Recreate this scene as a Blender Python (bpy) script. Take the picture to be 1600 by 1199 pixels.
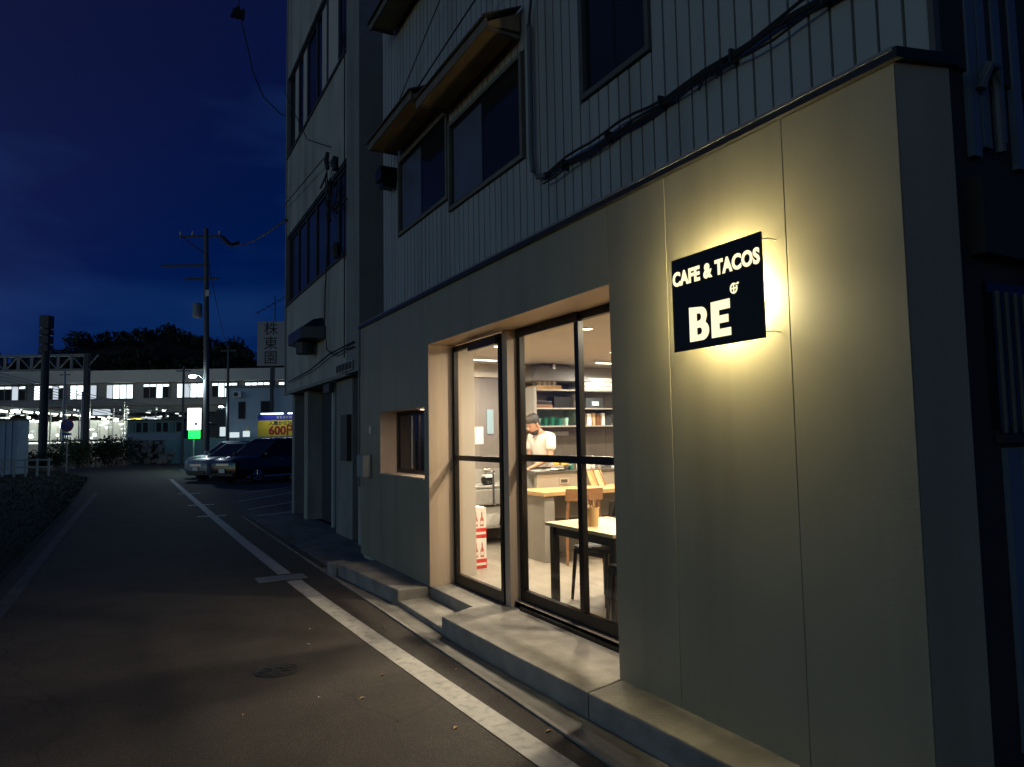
import bpy, bmesh, math, random
from mathutils import Matrix, Vector
random.seed(7)
sc = bpy.context.scene
for o in list(bpy.data.objects): bpy.data.objects.remove(o)

# ------------------------------------------------------------------ camera
# X = into the buildings on the right, Y = along the street, Z = up
CAM = Vector((0, 0, 1.6))
R = Vector((0.8809, -0.4730, -0.0170)); F = Vector((0.4724, 0.8782, 0.0749))
F.normalize(); R = (R - F * R.dot(F)).normalized(); U = R.cross(F)
cam = bpy.data.cameras.new('camera'); camo = bpy.data.objects.new('camera', cam)
sc.collection.objects.link(camo); sc.camera = camo
camo.matrix_world = Matrix(((R.x, U.x, -F.x, CAM.x), (R.y, U.y, -F.y, CAM.y), (R.z, U.z, -F.z, CAM.z), (0, 0, 0, 1)))
cam.sensor_width = 36; cam.lens = 24.75; cam.clip_start = .05; cam.clip_end = 2000

# ------------------------------------------------------------------ sky, exposure
w = bpy.data.worlds.new('World'); sc.world = w; w.use_nodes = True
nt = w.node_tree; N = nt.nodes; Lk = nt.links
bg = N['Background']
sky = N.new('ShaderNodeTexSky'); sky.sky_type = 'NISHITA'; sky.sun_disc = False
sky.sun_elevation = math.radians(-7.0); sky.sun_rotation = math.radians(257)
sky.air_density = 1.0; sky.dust_density = .6; sky.ozone_density = 4
tc = N.new('ShaderNodeTexCoord'); sep = N.new('ShaderNodeSeparateXYZ'); Lk.new(tc.outputs['Generated'], sep.inputs[0])
ramp = N.new('ShaderNodeValToRGB'); Lk.new(sep.outputs['Z'], ramp.inputs[0])
e = ramp.color_ramp.elements
e[0].position = 0; e[0].color = (.0012, .0150, .088, 1); e[1].position = .75; e[1].color = (.0, .0040, .030, 1)
m = e.new(.22); m.color = (.0, .0085, .064, 1); m = e.new(.45); m.color = (.0, .0056, .042, 1)
mp = N.new('ShaderNodeMapping'); mp.inputs['Scale'].default_value = (1.6, 1.6, 5.5); Lk.new(tc.outputs['Generated'], mp.inputs[0])
cn = N.new('ShaderNodeTexNoise'); cn.inputs['Scale'].default_value = 1.7; cn.inputs['Detail'].default_value = 4; cn.inputs['Roughness'].default_value = .45
Lk.new(mp.outputs[0], cn.inputs[0])
cr = N.new('ShaderNodeValToRGB'); cr.color_ramp.elements[0].position = .42; cr.color_ramp.elements[0].color = (0, 0, 0, 1)
cr.color_ramp.elements[1].position = .60; cr.color_ramp.elements[1].color = (.0035, .0125, .034, 1); Lk.new(cn.outputs[0], cr.inputs[0])
def vadd(a, b):
    n = N.new('ShaderNodeMix'); n.data_type = 'RGBA'; n.blend_type = 'ADD'; n.inputs[0].default_value = 1; n.clamp_result = False
    Lk.new(a, n.inputs[6]); Lk.new(b, n.inputs[7]); return n.outputs[2]
sm = N.new('ShaderNodeMix'); sm.data_type = 'RGBA'; sm.blend_type = 'MULTIPLY'; sm.inputs[0].default_value = 1
Lk.new(sky.outputs[0], sm.inputs[6]); sm.inputs[7].default_value = (225, 205, 66, 1)
Lk.new(vadd(vadd(sm.outputs[2], ramp.outputs[0]), cr.outputs[0]), bg.inputs[0]); bg.inputs[1].default_value = 1.0

vs = sc.view_settings; vs.view_transform = 'Standard'; vs.look = 'None'; vs.exposure = 0; vs.gamma = 1
sc.render.engine = 'CYCLES'; cy = sc.cycles
cy.use_denoising = True; cy.max_bounces = 8; cy.diffuse_bounces = 4; cy.glossy_bounces = 4; cy.transparent_max_bounces = 16
cy.sample_clamp_indirect = 4; cy.caustics_reflective = False; cy.caustics_refractive = False

# ------------------------------------------------------------------ helpers
COL = sc.collection; WORLD = {}
class MB:
    def __init__(s): s.v = []; s.f = []
    def add(s, vs, fs):
        n = len(s.v); s.v += [tuple(p) for p in vs]; s.f += [tuple(i + n for i in f) for f in fs]; return s
    def box(s, x0, x1, y0, y1, z0, z1, M=None):
        p = [Vector(q) for q in ((x0,y0,z0),(x1,y0,z0),(x1,y1,z0),(x0,y1,z0),(x0,y0,z1),(x1,y0,z1),(x1,y1,z1),(x0,y1,z1))]
        if M: p = [M @ q for q in p]
        return s.add(p, ((0,3,2,1),(4,5,6,7),(0,1,5,4),(1,2,6,5),(2,3,7,6),(3,0,4,7)))
    def prism(s, pts, z0, z1):
        n = len(pts); a = sum(pts[i][0]*pts[(i+1)%n][1]-pts[(i+1)%n][0]*pts[i][1] for i in range(n))
        if a < 0: pts = pts[::-1]
        return s.add([(x,y,z0) for x,y in pts]+[(x,y,z1) for x,y in pts],
            [tuple(range(n-1,-1,-1)), tuple(range(n,2*n))]+[(i,(i+1)%n,n+(i+1)%n,n+i) for i in range(n)])
    def loft(s, rings, cap=True):
        n = len(rings[0]); vs = [p for r in rings for p in r]; fs = []
        for k in range(len(rings)-1):
            for i in range(n):
                j = (i+1) % n; fs.append((k*n+i, k*n+j, (k+1)*n+j, (k+1)*n+i))
        if cap: fs += [tuple(range(n-1,-1,-1)), tuple(range((len(rings)-1)*n, len(rings)*n))]
        return s.add(vs, fs)
    def tube(s, pts, r, n=8, cap=True):
        pts = [Vector(p) for p in pts]; rings = []
        for k, p in enumerate(pts):
            d = (pts[min(k+1,len(pts)-1)]-pts[max(k-1,0)]).normalized()
            a = Vector((0,0,1)) if abs(d.z) < .9 else Vector((0,1,0))
            u = d.cross(a).normalized(); v = u.cross(d)
            rr = r[k] if isinstance(r,(list,tuple)) else r
            rings.append([p+(u*math.cos(t)+v*math.sin(t))*rr for t in [2*math.pi*i/n for i in range(n)]])
        return s.loft(rings, cap)
    def lathe(s, prof, c=(0,0,0), n=20, M=None, cap=True):
        rings = []
        for r, z in prof:
            ring = [Vector((r*math.cos(2*math.pi*i/n), r*math.sin(2*math.pi*i/n), z)) for i in range(n)]
            if M: ring = [M @ q for q in ring]
            rings.append([q+Vector(c) for q in ring])
        return s.loft(rings, cap)
    def quad(s, a, b, c, d): return s.add([a,b,c,d], [(0,1,2,3)])
    def build(s, name, mat, parent=None, smooth=False, bevel=0, seg=2):
        me = bpy.data.meshes.new(name); off = Vector((0,0,0))
        if parent is None and s.v:
            xs, ys, zs = zip(*s.v); off = Vector(((min(xs)+max(xs))/2, (min(ys)+max(ys))/2, min(zs)))
        me.from_pydata([tuple(Vector(p)-off) for p in s.v], [], s.f)
        if bevel or smooth:
            bm = bmesh.new(); bm.from_mesh(me)
            if smooth: bmesh.ops.recalc_face_normals(bm, faces=bm.faces)
            if bevel: bmesh.ops.bevel(bm, geom=bm.edges[:], offset=bevel, segments=seg, affect='EDGES', profile=.6, clamp_overlap=True)
            bm.to_mesh(me); bm.free()
        if smooth:
            for p in me.polygons: p.use_smooth = True
            try: me.set_sharp_from_angle(angle=math.radians(38))
            except Exception: pass
        if mat: me.materials.append(mat)
        o = bpy.data.objects.new(name, me); COL.objects.link(o)
        if parent is None: o.location = off; WORLD[o.name] = Matrix.Translation(-off)
        else:
            o.parent = parent
            if parent.name in WORLD: o.matrix_parent_inverse = WORLD[parent.name]
        return o
def B(*a): return MB().box(*a)
def tag(o, label, cat=None, group=None, kind=None):
    o['label'] = label
    if cat: o['category'] = cat
    if group: o['group'] = group
    if kind: o['kind'] = kind
    return o
def struct(o, label=None): o['kind'] = 'structure'; o['label'] = label or o.name.replace('_', ' '); return o
def thing(name, label, cat, loc=(0,0,0), rz=0, group=None, local=False):
    o = bpy.data.objects.new(name, None); COL.objects.link(o); o.empty_display_size = .1
    o.location = loc; o.rotation_euler = (0,0,rz); tag(o, label, cat, group)
    if not local: WORLD[o.name] = (Matrix.Translation(loc) @ Matrix.Rotation(rz, 4, 'Z')).inverted()
    return o
def copy_tree(o, parent=None):
    c = o.copy(); COL.objects.link(c); c.parent = parent
    for ch in list(o.children): copy_tree(ch, c)
    return c
def inst(src, name, parent, loc, scale=(1,1,1), rot=(0,0,0), mat=None):
    o = bpy.data.objects.new(name, src if isinstance(src, bpy.types.Mesh) else src.data); COL.objects.link(o)
    o.location = loc; o.scale = scale; o.rotation_euler = rot
    if parent:
        o.parent = parent
        if parent.name in WORLD: o.matrix_parent_inverse = WORLD[parent.name]
    return o
def unit_mesh(name, mb, mat):
    me = bpy.data.meshes.new(name); me.from_pydata(mb.v, [], mb.f); me.materials.append(mat); return me

def mat(name, col, rough=.6, metal=0, var=.18, scale=3., bump=0, bscale=80, stretch=(1,1,1), stain=None, samt=.5, sscale=1.2, sstretch=(1,1,1), emit=None, es=0, spec=.5, coat=0):
    m = bpy.data.materials.new(name); m.use_nodes = True; t = m.node_tree; n = t.nodes; l = t.links; b = n['Principled BSDF']
    b.inputs['Roughness'].default_value = rough; b.inputs['Metallic'].default_value = metal
    b.inputs['Specular IOR Level'].default_value = spec; b.inputs['Coat Weight'].default_value = coat
    g = n.new('ShaderNodeNewGeometry')
    def noise(sc_, st, det=5):
        mp = n.new('ShaderNodeMapping'); mp.inputs['Scale'].default_value = st; l.new(g.outputs['Position'], mp.inputs[0])
        x = n.new('ShaderNodeTexNoise'); x.inputs['Scale'].default_value = sc_; x.inputs['Detail'].default_value = det; l.new(mp.outputs[0], x.inputs[0]); return x.outputs[0]
    def mix(fac, a, c, mode='MIX'):
        x = n.new('ShaderNodeMix'); x.data_type = 'RGBA'; x.blend_type = mode
        for s_, v in ((0, fac), (6, a), (7, c)):
            if hasattr(v, 'is_linked'): l.new(v, x.inputs[s_])
            else: x.inputs[s_].default_value = v if s_ == 0 else (*v, 1)
        return x.outputs[2]
    out = None
    if var:
        a = tuple(c*(1-var) for c in col); c2 = tuple(min(1, c*(1+var)) for c in col)
        r = n.new('ShaderNodeMapRange'); r.inputs[1].default_value = .3; r.inputs[2].default_value = .7; l.new(noise(scale, stretch), r.inputs[0])
        out = mix(r.outputs[0], a, c2)
    else: b.inputs['Base Color'].default_value = (*col, 1)
    if stain:
        r = n.new('ShaderNodeMapRange'); r.inputs[1].default_value = .48; r.inputs[2].default_value = .72; r.inputs[4].default_value = samt
        l.new(noise(sscale, sstretch, 8), r.inputs[0]); out = mix(r.outputs[0], out, stain)
    if out is not None: l.new(out, b.inputs['Base Color'])
    if bump:
        bp = n.new('ShaderNodeBump'); bp.inputs['Strength'].default_value = bump; bp.inputs['Distance'].default_value = .01
        l.new(noise(bscale, (1,1,1), 3), bp.inputs['Height']); l.new(bp.outputs[0], b.inputs['Normal'])
    if emit: b.inputs['Emission Color'].default_value = (*emit, 1); b.inputs['Emission Strength'].default_value = es
    return m
def emat(name, col, s):
    m = bpy.data.materials.new(name); m.use_nodes = True; t = m.node_tree; t.nodes.clear()
    e = t.nodes.new('ShaderNodeEmission'); o = t.nodes.new('ShaderNodeOutputMaterial'); e.inputs[0].default_value = (*col, 1); e.inputs[1].default_value = s
    t.links.new(e.outputs[0], o.inputs[0]); return m
def glassmat(name, tint=(.95,.97,.95), ior=1.5, rough=.0):
    m = bpy.data.materials.new(name); m.use_nodes = True; t = m.node_tree; t.nodes.clear(); n = t.nodes
    tr = n.new('ShaderNodeBsdfTransparent'); tr.inputs[0].default_value = (*tint, 1)
    gl = n.new('ShaderNodeBsdfGlossy'); gl.inputs['Roughness'].default_value = rough
    # Fresnel reflectance by hand (Schlick), the same on both faces of a pane
    g = n.new('ShaderNodeNewGeometry'); dt = n.new('ShaderNodeVectorMath'); dt.operation = 'DOT_PRODUCT'
    t.links.new(g.outputs['Incoming'], dt.inputs[0]); t.links.new(g.outputs['Normal'], dt.inputs[1])
    def mth(op, a, b=None):
        x = n.new('ShaderNodeMath'); x.operation = op
        for i, v in enumerate((a, b)):
            if v is None: continue
            if isinstance(v, (int, float)): x.inputs[i].default_value = v
            else: t.links.new(v, x.inputs[i])
        return x
    f0 = ((ior-1)/(ior+1))**2
    q = mth('SUBTRACT', 1, mth('ABSOLUTE', dt.outputs['Value']).outputs[0]); fr = mth('ADD', mth('MULTIPLY', mth('POWER', q.outputs[0], 5).outputs[0], 1-f0).outputs[0], f0)
    mx = n.new('ShaderNodeMixShader'); o = n.new('ShaderNodeOutputMaterial')
    t.links.new(fr.outputs[0], mx.inputs[0]); t.links.new(tr.outputs[0], mx.inputs[1]); t.links.new(gl.outputs[0], mx.inputs[2]); t.links.new(mx.outputs[0], o.inputs[0]); return m

K = {}
K['asphalt'] = mat('asphalt', (.050,.039,.0305), .75, var=.25, scale=2.2, bump=.9, bscale=140, stain=(.026,.021,.017), samt=.6, sscale=.9, sstretch=(1,.35,1))
def aggregate(m):
    t = m.node_tree; n = t.nodes; l = t.links; b = n['Principled BSDF']; src = b.inputs['Base Color'].links[0].from_socket
    g = n.new('ShaderNodeNewGeometry'); v = n.new('ShaderNodeTexVoronoi'); v.inputs['Scale'].default_value = 130; l.new(g.outputs['Position'], v.inputs['Vector'])
    r_ = n.new('ShaderNodeMapRange'); r_.inputs[1].default_value = 0; r_.inputs[2].default_value = 1; r_.inputs[3].default_value = .55; r_.inputs[4].default_value = 1.6; l.new(v.outputs['Color'], r_.inputs[0])
    x = n.new('ShaderNodeMix'); x.data_type = 'RGBA'; x.blend_type = 'MULTIPLY'; x.inputs[0].default_value = 1; l.new(src, x.inputs[6]); l.new(r_.outputs[0], x.inputs[7])
    nz = n.new('ShaderNodeTexNoise'); nz.inputs['Scale'].default_value = 1.6; l.new(g.outputs['Position'], nz.inputs[0])
    wv = n.new('ShaderNodeVectorMath'); wv.operation = 'MULTIPLY_ADD'; l.new(nz.outputs['Color'], wv.inputs[0]); wv.inputs[1].default_value = (.5,.5,0); l.new(g.outputs['Position'], wv.inputs[2])
    c = n.new('ShaderNodeTexVoronoi'); c.feature = 'DISTANCE_TO_EDGE'; c.inputs['Scale'].default_value = .55; l.new(wv.outputs[0], c.inputs['Vector'])
    q = n.new('ShaderNodeMapRange'); q.inputs[1].default_value = 0; q.inputs[2].default_value = .006; q.inputs[3].default_value = .62; q.inputs[4].default_value = 1; l.new(c.outputs['Distance'], q.inputs[0])
    y = n.new('ShaderNodeMix'); y.data_type = 'RGBA'; y.blend_type = 'MULTIPLY'; y.inputs[0].default_value = 1; l.new(x.outputs[2], y.inputs[6]); l.new(q.outputs[0], y.inputs[7]); l.new(y.outputs[2], b.inputs['Base Color'])
aggregate(K['asphalt'])
K['asphalt_lot'] = mat('lot asphalt', (.045,.045,.046), .8, var=.25, scale=1.1, bump=.4)
K['dirt'] = mat('dirt', (.035,.032,.026), .9, var=.3, scale=.5)
K['grass_ground'] = mat('grass ground', (.016,.021,.009), .95, var=.4, scale=.7, bump=.8, bscale=30)
K['grass'] = mat('grass', (.024,.035,.012), .8, var=.4, scale=1.5)
K['concrete'] = mat('concrete kerb', (.28,.26,.23), .8, var=.2, scale=6, bump=.5, bscale=60, stain=(.12,.11,.10), samt=.7, sscale=2.2)
K['gutter'] = mat('gutter concrete', (.20,.19,.17), .85, var=.25, scale=4, bump=.5, stain=(.06,.055,.05), samt=.8, sscale=1.6, sstretch=(2,.5,1))
K['panel'] = mat('facade panel', (.285,.255,.180), .5, var=.08, scale=1.6, bump=.07, bscale=160, stain=(.205,.182,.13), samt=.6, sscale=1.3, sstretch=(3,3,.22))
K['reveal'] = mat('reveal board', (.50,.385,.285), .5, var=.05, scale=6, stretch=(8,8,.6))
K['cap'] = mat('cap metal', (.035,.033,.032), .4, metal=.6, var=.1)
K['capedge'] = mat('cap edge', (.22,.21,.2), .45, metal=.3, var=.1)
K['black'] = mat('black metal', (.012,.011,.010), .38, metal=.3, var=.1)
K['rubber'] = mat('black rubber', (.015,.015,.015), .8, var=0)
K['siding'] = mat('siding', (.36,.36,.33), .5, var=.08, scale=1.5, stretch=(1,1,.25), stain=(.22,.20,.16), samt=.5, sscale=1.6, sstretch=(2,2,.3), bump=.06, bscale=9)
K['housewall'] = mat('house wall dark', (.09,.09,.085), .8, var=.2)
K['endwall'] = mat('dark timber boards', (.03,.028,.026), .8, var=.3, scale=4, stretch=(1,1,.1))
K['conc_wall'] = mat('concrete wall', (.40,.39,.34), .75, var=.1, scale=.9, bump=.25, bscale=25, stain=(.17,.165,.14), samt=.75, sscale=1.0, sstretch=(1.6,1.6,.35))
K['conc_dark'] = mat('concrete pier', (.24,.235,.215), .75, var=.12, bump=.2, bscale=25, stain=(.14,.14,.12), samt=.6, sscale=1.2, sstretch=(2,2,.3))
K['darkglass'] = mat('dark window glass', (.012,.014,.018), .10, var=0, spec=.35); K['frost'] = mat('frosted glass', (.11,.12,.15), .35, var=.1)
K['glass'] = glassmat('door glass'); K['thinglass'] = glassmat('shelf glass', (.8,.93,.9), 1.4)
K['curtain'] = mat('curtain', (.5,.47,.42), .9, var=.15, scale=9, stretch=(6,6,.2))
K['awn_top'] = mat('awning sheet', (.10,.095,.085), .6, var=.2); K['awn_under'] = mat('awning plywood', (.27,.19,.095), .7, var=.2, scale=3, stretch=(4,1,1))
K['timber'] = mat('weathered timber', (.15,.13,.10), .75, var=.2, scale=5)
K['cable'] = mat('cable', (.012,.012,.013), .6, var=0)
K['pipe'] = mat('grey pipe', (.10,.11,.115), .55, var=.1)
K['in_wall'] = mat('plaster', (.50,.45,.385), .8, var=.05); K['ceil'] = mat('ceiling paint', (.54,.485,.42), .85, var=.03)
K['stone'] = mat('grey stone panel', (.215,.185,.168), .45, var=.25, scale=2.6, stretch=(1,1,.5), bump=.05)
K['floor_in'] = mat('pale floor', (.30,.262,.212), .45, var=.16, scale=3, stretch=(3,.6,1), stain=(.22,.185,.14), samt=.5)
K['oak'] = mat('oak', (.56,.34,.15), .45, var=.18, scale=5, stretch=(.8,7,7)); K['oakpale'] = mat('pale oak top', (.66,.49,.27), .45, var=.12, scale=5, stretch=(7,.8,7))
K['walnut'] = mat('brown wood', (.26,.125,.055), .45, var=.2, scale=7, stretch=(1,1,4)); K['darkwood'] = mat('black stained wood', (.016,.014,.013), .5, var=.2)
K['seat'] = mat('black leather', (.02,.018,.017), .5, var=.1)
K['greypanel'] = mat('grey counter panel', (.30,.275,.24), .55, var=.08); K['ctop'] = mat('dark stone top', (.07,.065,.06), .3, var=.3, scale=20)
K['steel'] = mat('stainless steel', (.66,.63,.59), .36, metal=.75, var=.08, scale=8, stretch=(6,1,1)); K['white'] = mat('white plastic', (.72,.70,.66), .45, var=.04)
K['hoodsteel'] = mat('dull steel', (.33,.32,.31), .4, metal=.6, var=.1); K['paper'] = mat('paper', (.8,.77,.7), .85, var=.04); K['kraft'] = mat('kraft paper', (.50,.34,.18), .85, var=.12); K['red'] = mat('red print', (.62,.03,.025), .5, var=.08)
K['pinkprint'] = mat('pink red print', (.55,.14,.11), .6, var=.2, scale=40); K['bluepaper'] = mat('pale blue notice', (.30,.42,.48), .7, var=.05); K['greenglass'] = mat('green glass', (.02,.16,.12), .1, var=.2); K['amber'] = mat('brown tray', (.22,.09,.035), .45, var=.2)
K['yellow'] = mat('lemon', (.80,.52,.03), .5, var=.1); K['cup'] = mat('bamboo cup', (.62,.42,.2), .6, var=.15)
K['skin'] = mat('skin', (.50,.27,.17), .5, var=.06); K['hair'] = mat('hair', (.05,.043,.037), .6, var=.3, scale=60); K['shirt'] = mat('white shirt', (.74,.68,.58), .85, var=.04); K['trousers'] = mat('dark trousers', (.03,.03,.035), .85, var=.1)
K['carblack'] = mat('black car paint', (.006,.006,.008), .22, var=0, coat=.25); K['carsilver'] = mat('silver car paint', (.24,.25,.265), .36, var=0, coat=.15, spec=.35); K['carwhite'] = mat('pale car paint', (.45,.48,.5), .42, var=0, coat=.15, spec=.35)
K['tyre'] = mat('tyre', (.012,.012,.012), .85, var=0); K['rim'] = mat('alloy rim', (.6,.6,.6), .3, metal=1, var=0); K['lampglass'] = mat('headlight lens', (.22,.24,.26), .25, var=0); K['farpane'] = mat('far window pane', (.02,.022,.026), .6, var=0, spec=.2)
K['pole'] = mat('concrete pole', (.12,.125,.12), .8, var=.15); K['steelpaint'] = mat('grey painted steel', (.24,.26,.26), .6, var=.12); K['steeldark'] = mat('dark steel', (.035,.04,.045), .6, var=.15)
K['fence'] = mat('teal sheet fence', (.13,.24,.24), .6, var=.12); K['bluebldg'] = mat('pale blue render', (.42,.52,.60), .8, var=.08, scale=.6)
K['station'] = mat('station concrete', (.30,.30,.28), .8, var=.12, scale=.3); K['stroof'] = mat('station fascia', (.42,.43,.42), .6, var=.08, scale=.2)
K['sheetwhite'] = mat('white sheet wall', (.62,.62,.58), .6, var=.08, scale=.4); K['tealshed'] = mat('teal shed', (.20,.32,.30), .6, var=.15, scale=.5); K['shedblue'] = mat('blue grey shed', (.26,.33,.42), .55, var=.1)
K['hill'] = mat('hill', (.012,.016,.010), .95, var=.4, scale=.1); K['leaf'] = mat('dark leaves', (.020,.030,.012), .8, var=.5, scale=.3); K['bush'] = mat('bush leaves', (.06,.085,.03), .75, var=.5, scale=2)
K['stone_dry'] = mat('rubble stone', (.20,.19,.17), .9, var=.35, scale=1.5)
K['white_sign'] = mat('sign white', (.30,.30,.29), .6, var=.06); K['ink'] = mat('sign ink', (.02,.02,.022), .7, var=0); K['redink'] = mat('red ink', (.32,.012,.02), .6, var=0); K['blueink'] = mat('blue ink', (.02,.03,.38), .6, var=0); K['yellowb'] = mat('yellow board', (.70,.52,.03), .6, var=.05)
K['signblue'] = mat('no parking blue', (.02,.06,.28), .5, var=0); K['signred'] = mat('no parking red', (.35,.02,.03), .5, var=0)
K['iron'] = mat('cast iron', (.085,.078,.07), .55, metal=.6, var=.3, scale=30); K['paleblue_sheet'] = mat('pale blue sheet', (.12,.16,.21), .6, var=.1)
K['lamp_warm'] = emat('warm lamp', (1,.80,.55), 14); K['lamp_led'] = emat('led bar', (1,.90,.74), 9)
K['e_letter'] = emat('sign letter glow', (1,.88,.54), 1.3); K['e_led'] = emat('sign led', (1,.85,.43), 1900)
K['e_win'] = emat('lit window', (.84,.96,.98), 2.6); K['e_win2'] = emat('dim lit window', (.75,.85,.95), .8); K['e_plat'] = emat('platform lamp', (.95,1,.86), 6); K['e_street'] = emat('street lamp', (.72,.92,1), 40)
K['e_white'] = emat('lit box sign', (.95,1,.90), 2.6); K['e_green'] = emat('green lamp', (.02,.85,.12), 2.2); K['e_edge'] = emat('platform edge glow', (.9,1,.92), 1.3); K['e_tube'] = emat('sign tube lamp', (.75,.85,1), 9)
K['e_red'] = emat('signal red', (1,.12,.06), 2); K['e_dim'] = emat('lit wall unit', (.8,.95,1), .8)
def paint_mat(name, col):
    m = mat(name, col, .65, var=.1, scale=8, stain=(.20,.19,.17), samt=.75, sscale=16); return m
K['paint'] = paint_mat('worn road paint', (.50,.48,.43)); K['paint_old'] = mat('faded road paint', (.085,.08,.076), .7, var=.3, scale=9, stain=(.055,.052,.05), samt=1, sscale=3)

def text_mesh(body, size, m, name, parent, M, extrude=.002, offset=0, align='CENTER', sx=1, sp=1):
    cu = bpy.data.curves.new('t', 'FONT'); cu.body = body; cu.size = size; cu.extrude = extrude; cu.offset = offset; cu.align_x = align; cu.align_y = 'CENTER'; cu.resolution_u = 4; cu.space_character = sp
    to = bpy.data.objects.new('t', cu); COL.objects.link(to); bpy.context.view_layer.update()
    me = bpy.data.meshes.new_from_object(to.evaluated_get(bpy.context.evaluated_depsgraph_get())); bpy.data.objects.remove(to); bpy.data.curves.remove(cu)
    me.transform(Matrix.Diagonal((sx,1,1,1))); me.transform(M); me.materials.clear(); me.materials.append(m)
    o = bpy.data.objects.new(name, me); COL.objects.link(o); o.parent = parent
    if parent.name in WORLD: o.matrix_parent_inverse = WORLD[parent.name]
    return o
def face_street(x, y, z):   # text frame on a wall that looks to -X: reading direction is -Y
    return Matrix(((0,0,-1,x),(-1,0,0,y),(0,1,0,z),(0,0,0,1)))
def lamp(name, kind, loc, power, col, size=.1, parent=None, rot=(0,0,0), spot=None):
    l = bpy.data.lights.new(name, kind); l.energy = power; l.color = col
    if kind == 'AREA': l.shape = 'DISK'; l.size = size
    else: l.shadow_soft_size = size
    if spot: l.spot_size = spot; l.spot_blend = .6
    o = bpy.data.objects.new(name, l); COL.objects.link(o); o.location = loc; o.rotation_euler = rot
    if parent:
        o.parent = parent
        if parent.name in WORLD: o.matrix_parent_inverse = WORLD[parent.name]
    return o
# the railway lies across the view: u runs along it, v is the distance from the corner where we stand
Ru = Vector((R.x, R.y, 0)).normalized(); Fv = Vector((-Ru.y, Ru.x, 0)); RAIL_RZ = math.atan2(Ru.y, Ru.x)
def rail(u, v, z=0): p = Ru*u + Fv*v; return Vector((p.x, p.y, z))
def uz(px, py, v):          # survey of the photograph: bearing and height of a point that stands v metres away
    d = R*((px-800)/1100) + U*(-(py-599.5)/1100) + F; t = v/d.dot(Fv); p = CAM + d*t
    return p.dot(Ru), p.z

# ================================================================== GROUND
o = MB().quad((-400,-200,-.03),(400,-200,-.03),(400,600,-.03),(-400,600,-.03)).build('ground', K['dirt']); struct(o, 'dark bare ground around the street')
road = [(-1.35,-8),(2.2,-8),(2.2,16.4),(2.3,40),(1.2,62),(5,70),(-12,74),(-14,66),(-4.5,52),(-1.7,38),(-1.35,20)]
o = MB().prism(road, -.05, 0).build('road', K['asphalt']); struct(o, 'asphalt street')
o = MB().prism([(2.2,16.4),(14,16.4),(14,46),(2.3,46),(2.3,40)], -.05, -.002).build('parking_lot', K['asphalt_lot']); struct(o, 'parking lot asphalt')
o = MB().prism([(2.2,9.02),(3.3,9.02),(3.3,16.4),(2.2,16.4)], -.05, -.001).build('forecourt', K['gutter']); struct(o, 'concrete strip before the grey block')
o = MB().prism([(-1.35,-8),(-30,-8),(-30,66),(-14,66),(-4.5,52),(-1.7,38),(-1.35,20)], -.06, .012).build('verge', K['grass_ground']); struct(o, 'grass verge left of the street')
# road markings
def strip(name, m, c, wd, z=.004):
    mb = MB(); n = len(c); L_, R_ = [], []
    for i, p in enumerate(c):
        a = Vector(c[max(i-1,0)]); b = Vector(c[min(i+1,n-1)]); d = (b-a).normalized(); q = Vector((d.y,-d.x))*wd/2
        L_.append((p[0]-q.x, p[1]-q.y, z)); R_.append((p[0]+q.x, p[1]+q.y, z))
    for i in range(n-1): mb.quad(L_[i], R_[i], R_[i+1], L_[i+1])
    return mb.build(name, m)
struct(strip('edge_line', K['paint'], [(1.91,1.0),(1.88,2.4),(1.83,3.4),(1.73,5.6),(1.68,7.0),(1.645,8.4)], .165), 'white edge line')
struct(strip('edge_line', K['paint'], [(1.63,8.86),(1.58,12.0),(1.54,16.4),(1.50,24.6),(1.47,34)], .155), 'white edge line further on')
struct(strip('edge_line', K['paint_old'], [(-1.09,-2),(-1.10,8.3),(-1.1,13.6),(-1.03,27)], .13), 'faded left edge line')
for y, x0, x1 in ((24.1,1.25,1.86),(19.55,1.24,1.85),(16.5,1.23,1.80)):
    struct(strip('road_tick', K['paint'], [(x0,y+.05),(x1,y-.05)], .26, .008), 'white cross tick on the edge line')
for a, b in (((2.48,20.0),(5.6,23.9)),((2.36,17.45),(5.2,20.6)),((2.36,15.9),(4.4,17.1)),((2.86,22.9),(6.4,26.6))):
    struct(strip('bay_line', K['paint'], [a,b], .14, .006), 'parking bay line')
# gutter, kerbs and slabs
struct(MB().prism([(2.09,-4),(2.36,-4),(2.36,9),(2.09,9)], -.05, .005).build('gutter', K['gutter']), 'concrete gutter along the kerb')
struct(MB().prism([(2.065,-4),(2.093,-4),(2.093,16),(2.065,16)], -.05, .012).build('gutter_edge', K['concrete']), 'pale edge of the gutter')
def slab(name, pts, z1, label, bev=.012):
    o = MB().prism(pts, -.05, z1).build(name, K['concrete'], bevel=bev); return struct(o, label)
slab('kerb_slab', [(2.14,8.36),(2.265,6.59),(2.60,6.59),(2.60,8.36)], .15, 'raised concrete slab under the small window')
slab('kerb_slab', [(2.07,8.60),(2.12,8.40),(2.34,8.40),(2.30,8.68)], .14, 'short broken kerb block', .02)
slab('low_step', [(2.27,6.588),(2.25,5.40),(2.72,5.60),(2.60,6.588)], .05, 'low concrete step before the door')
slab('door_step', [(2.592,6.575),(2.592,5.55),(2.70,5.60),(2.97,5.60),(2.97,6.575)], .151, 'door step in the recess')
slab('platform', [(2.235,5.43),(2.735,5.68),(2.97,5.68),(2.97,3.516),(2.60,3.50),(2.29,3.42),(2.26,4.2)], .152, 'concrete platform before the cafe doors')
slab('platform', [(2.2905,3.414),(2.60,3.494),(2.60,1.935),(2.332,1.93),(2.322,2.6)], .150, 'concrete platform under the sign wall')
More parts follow.
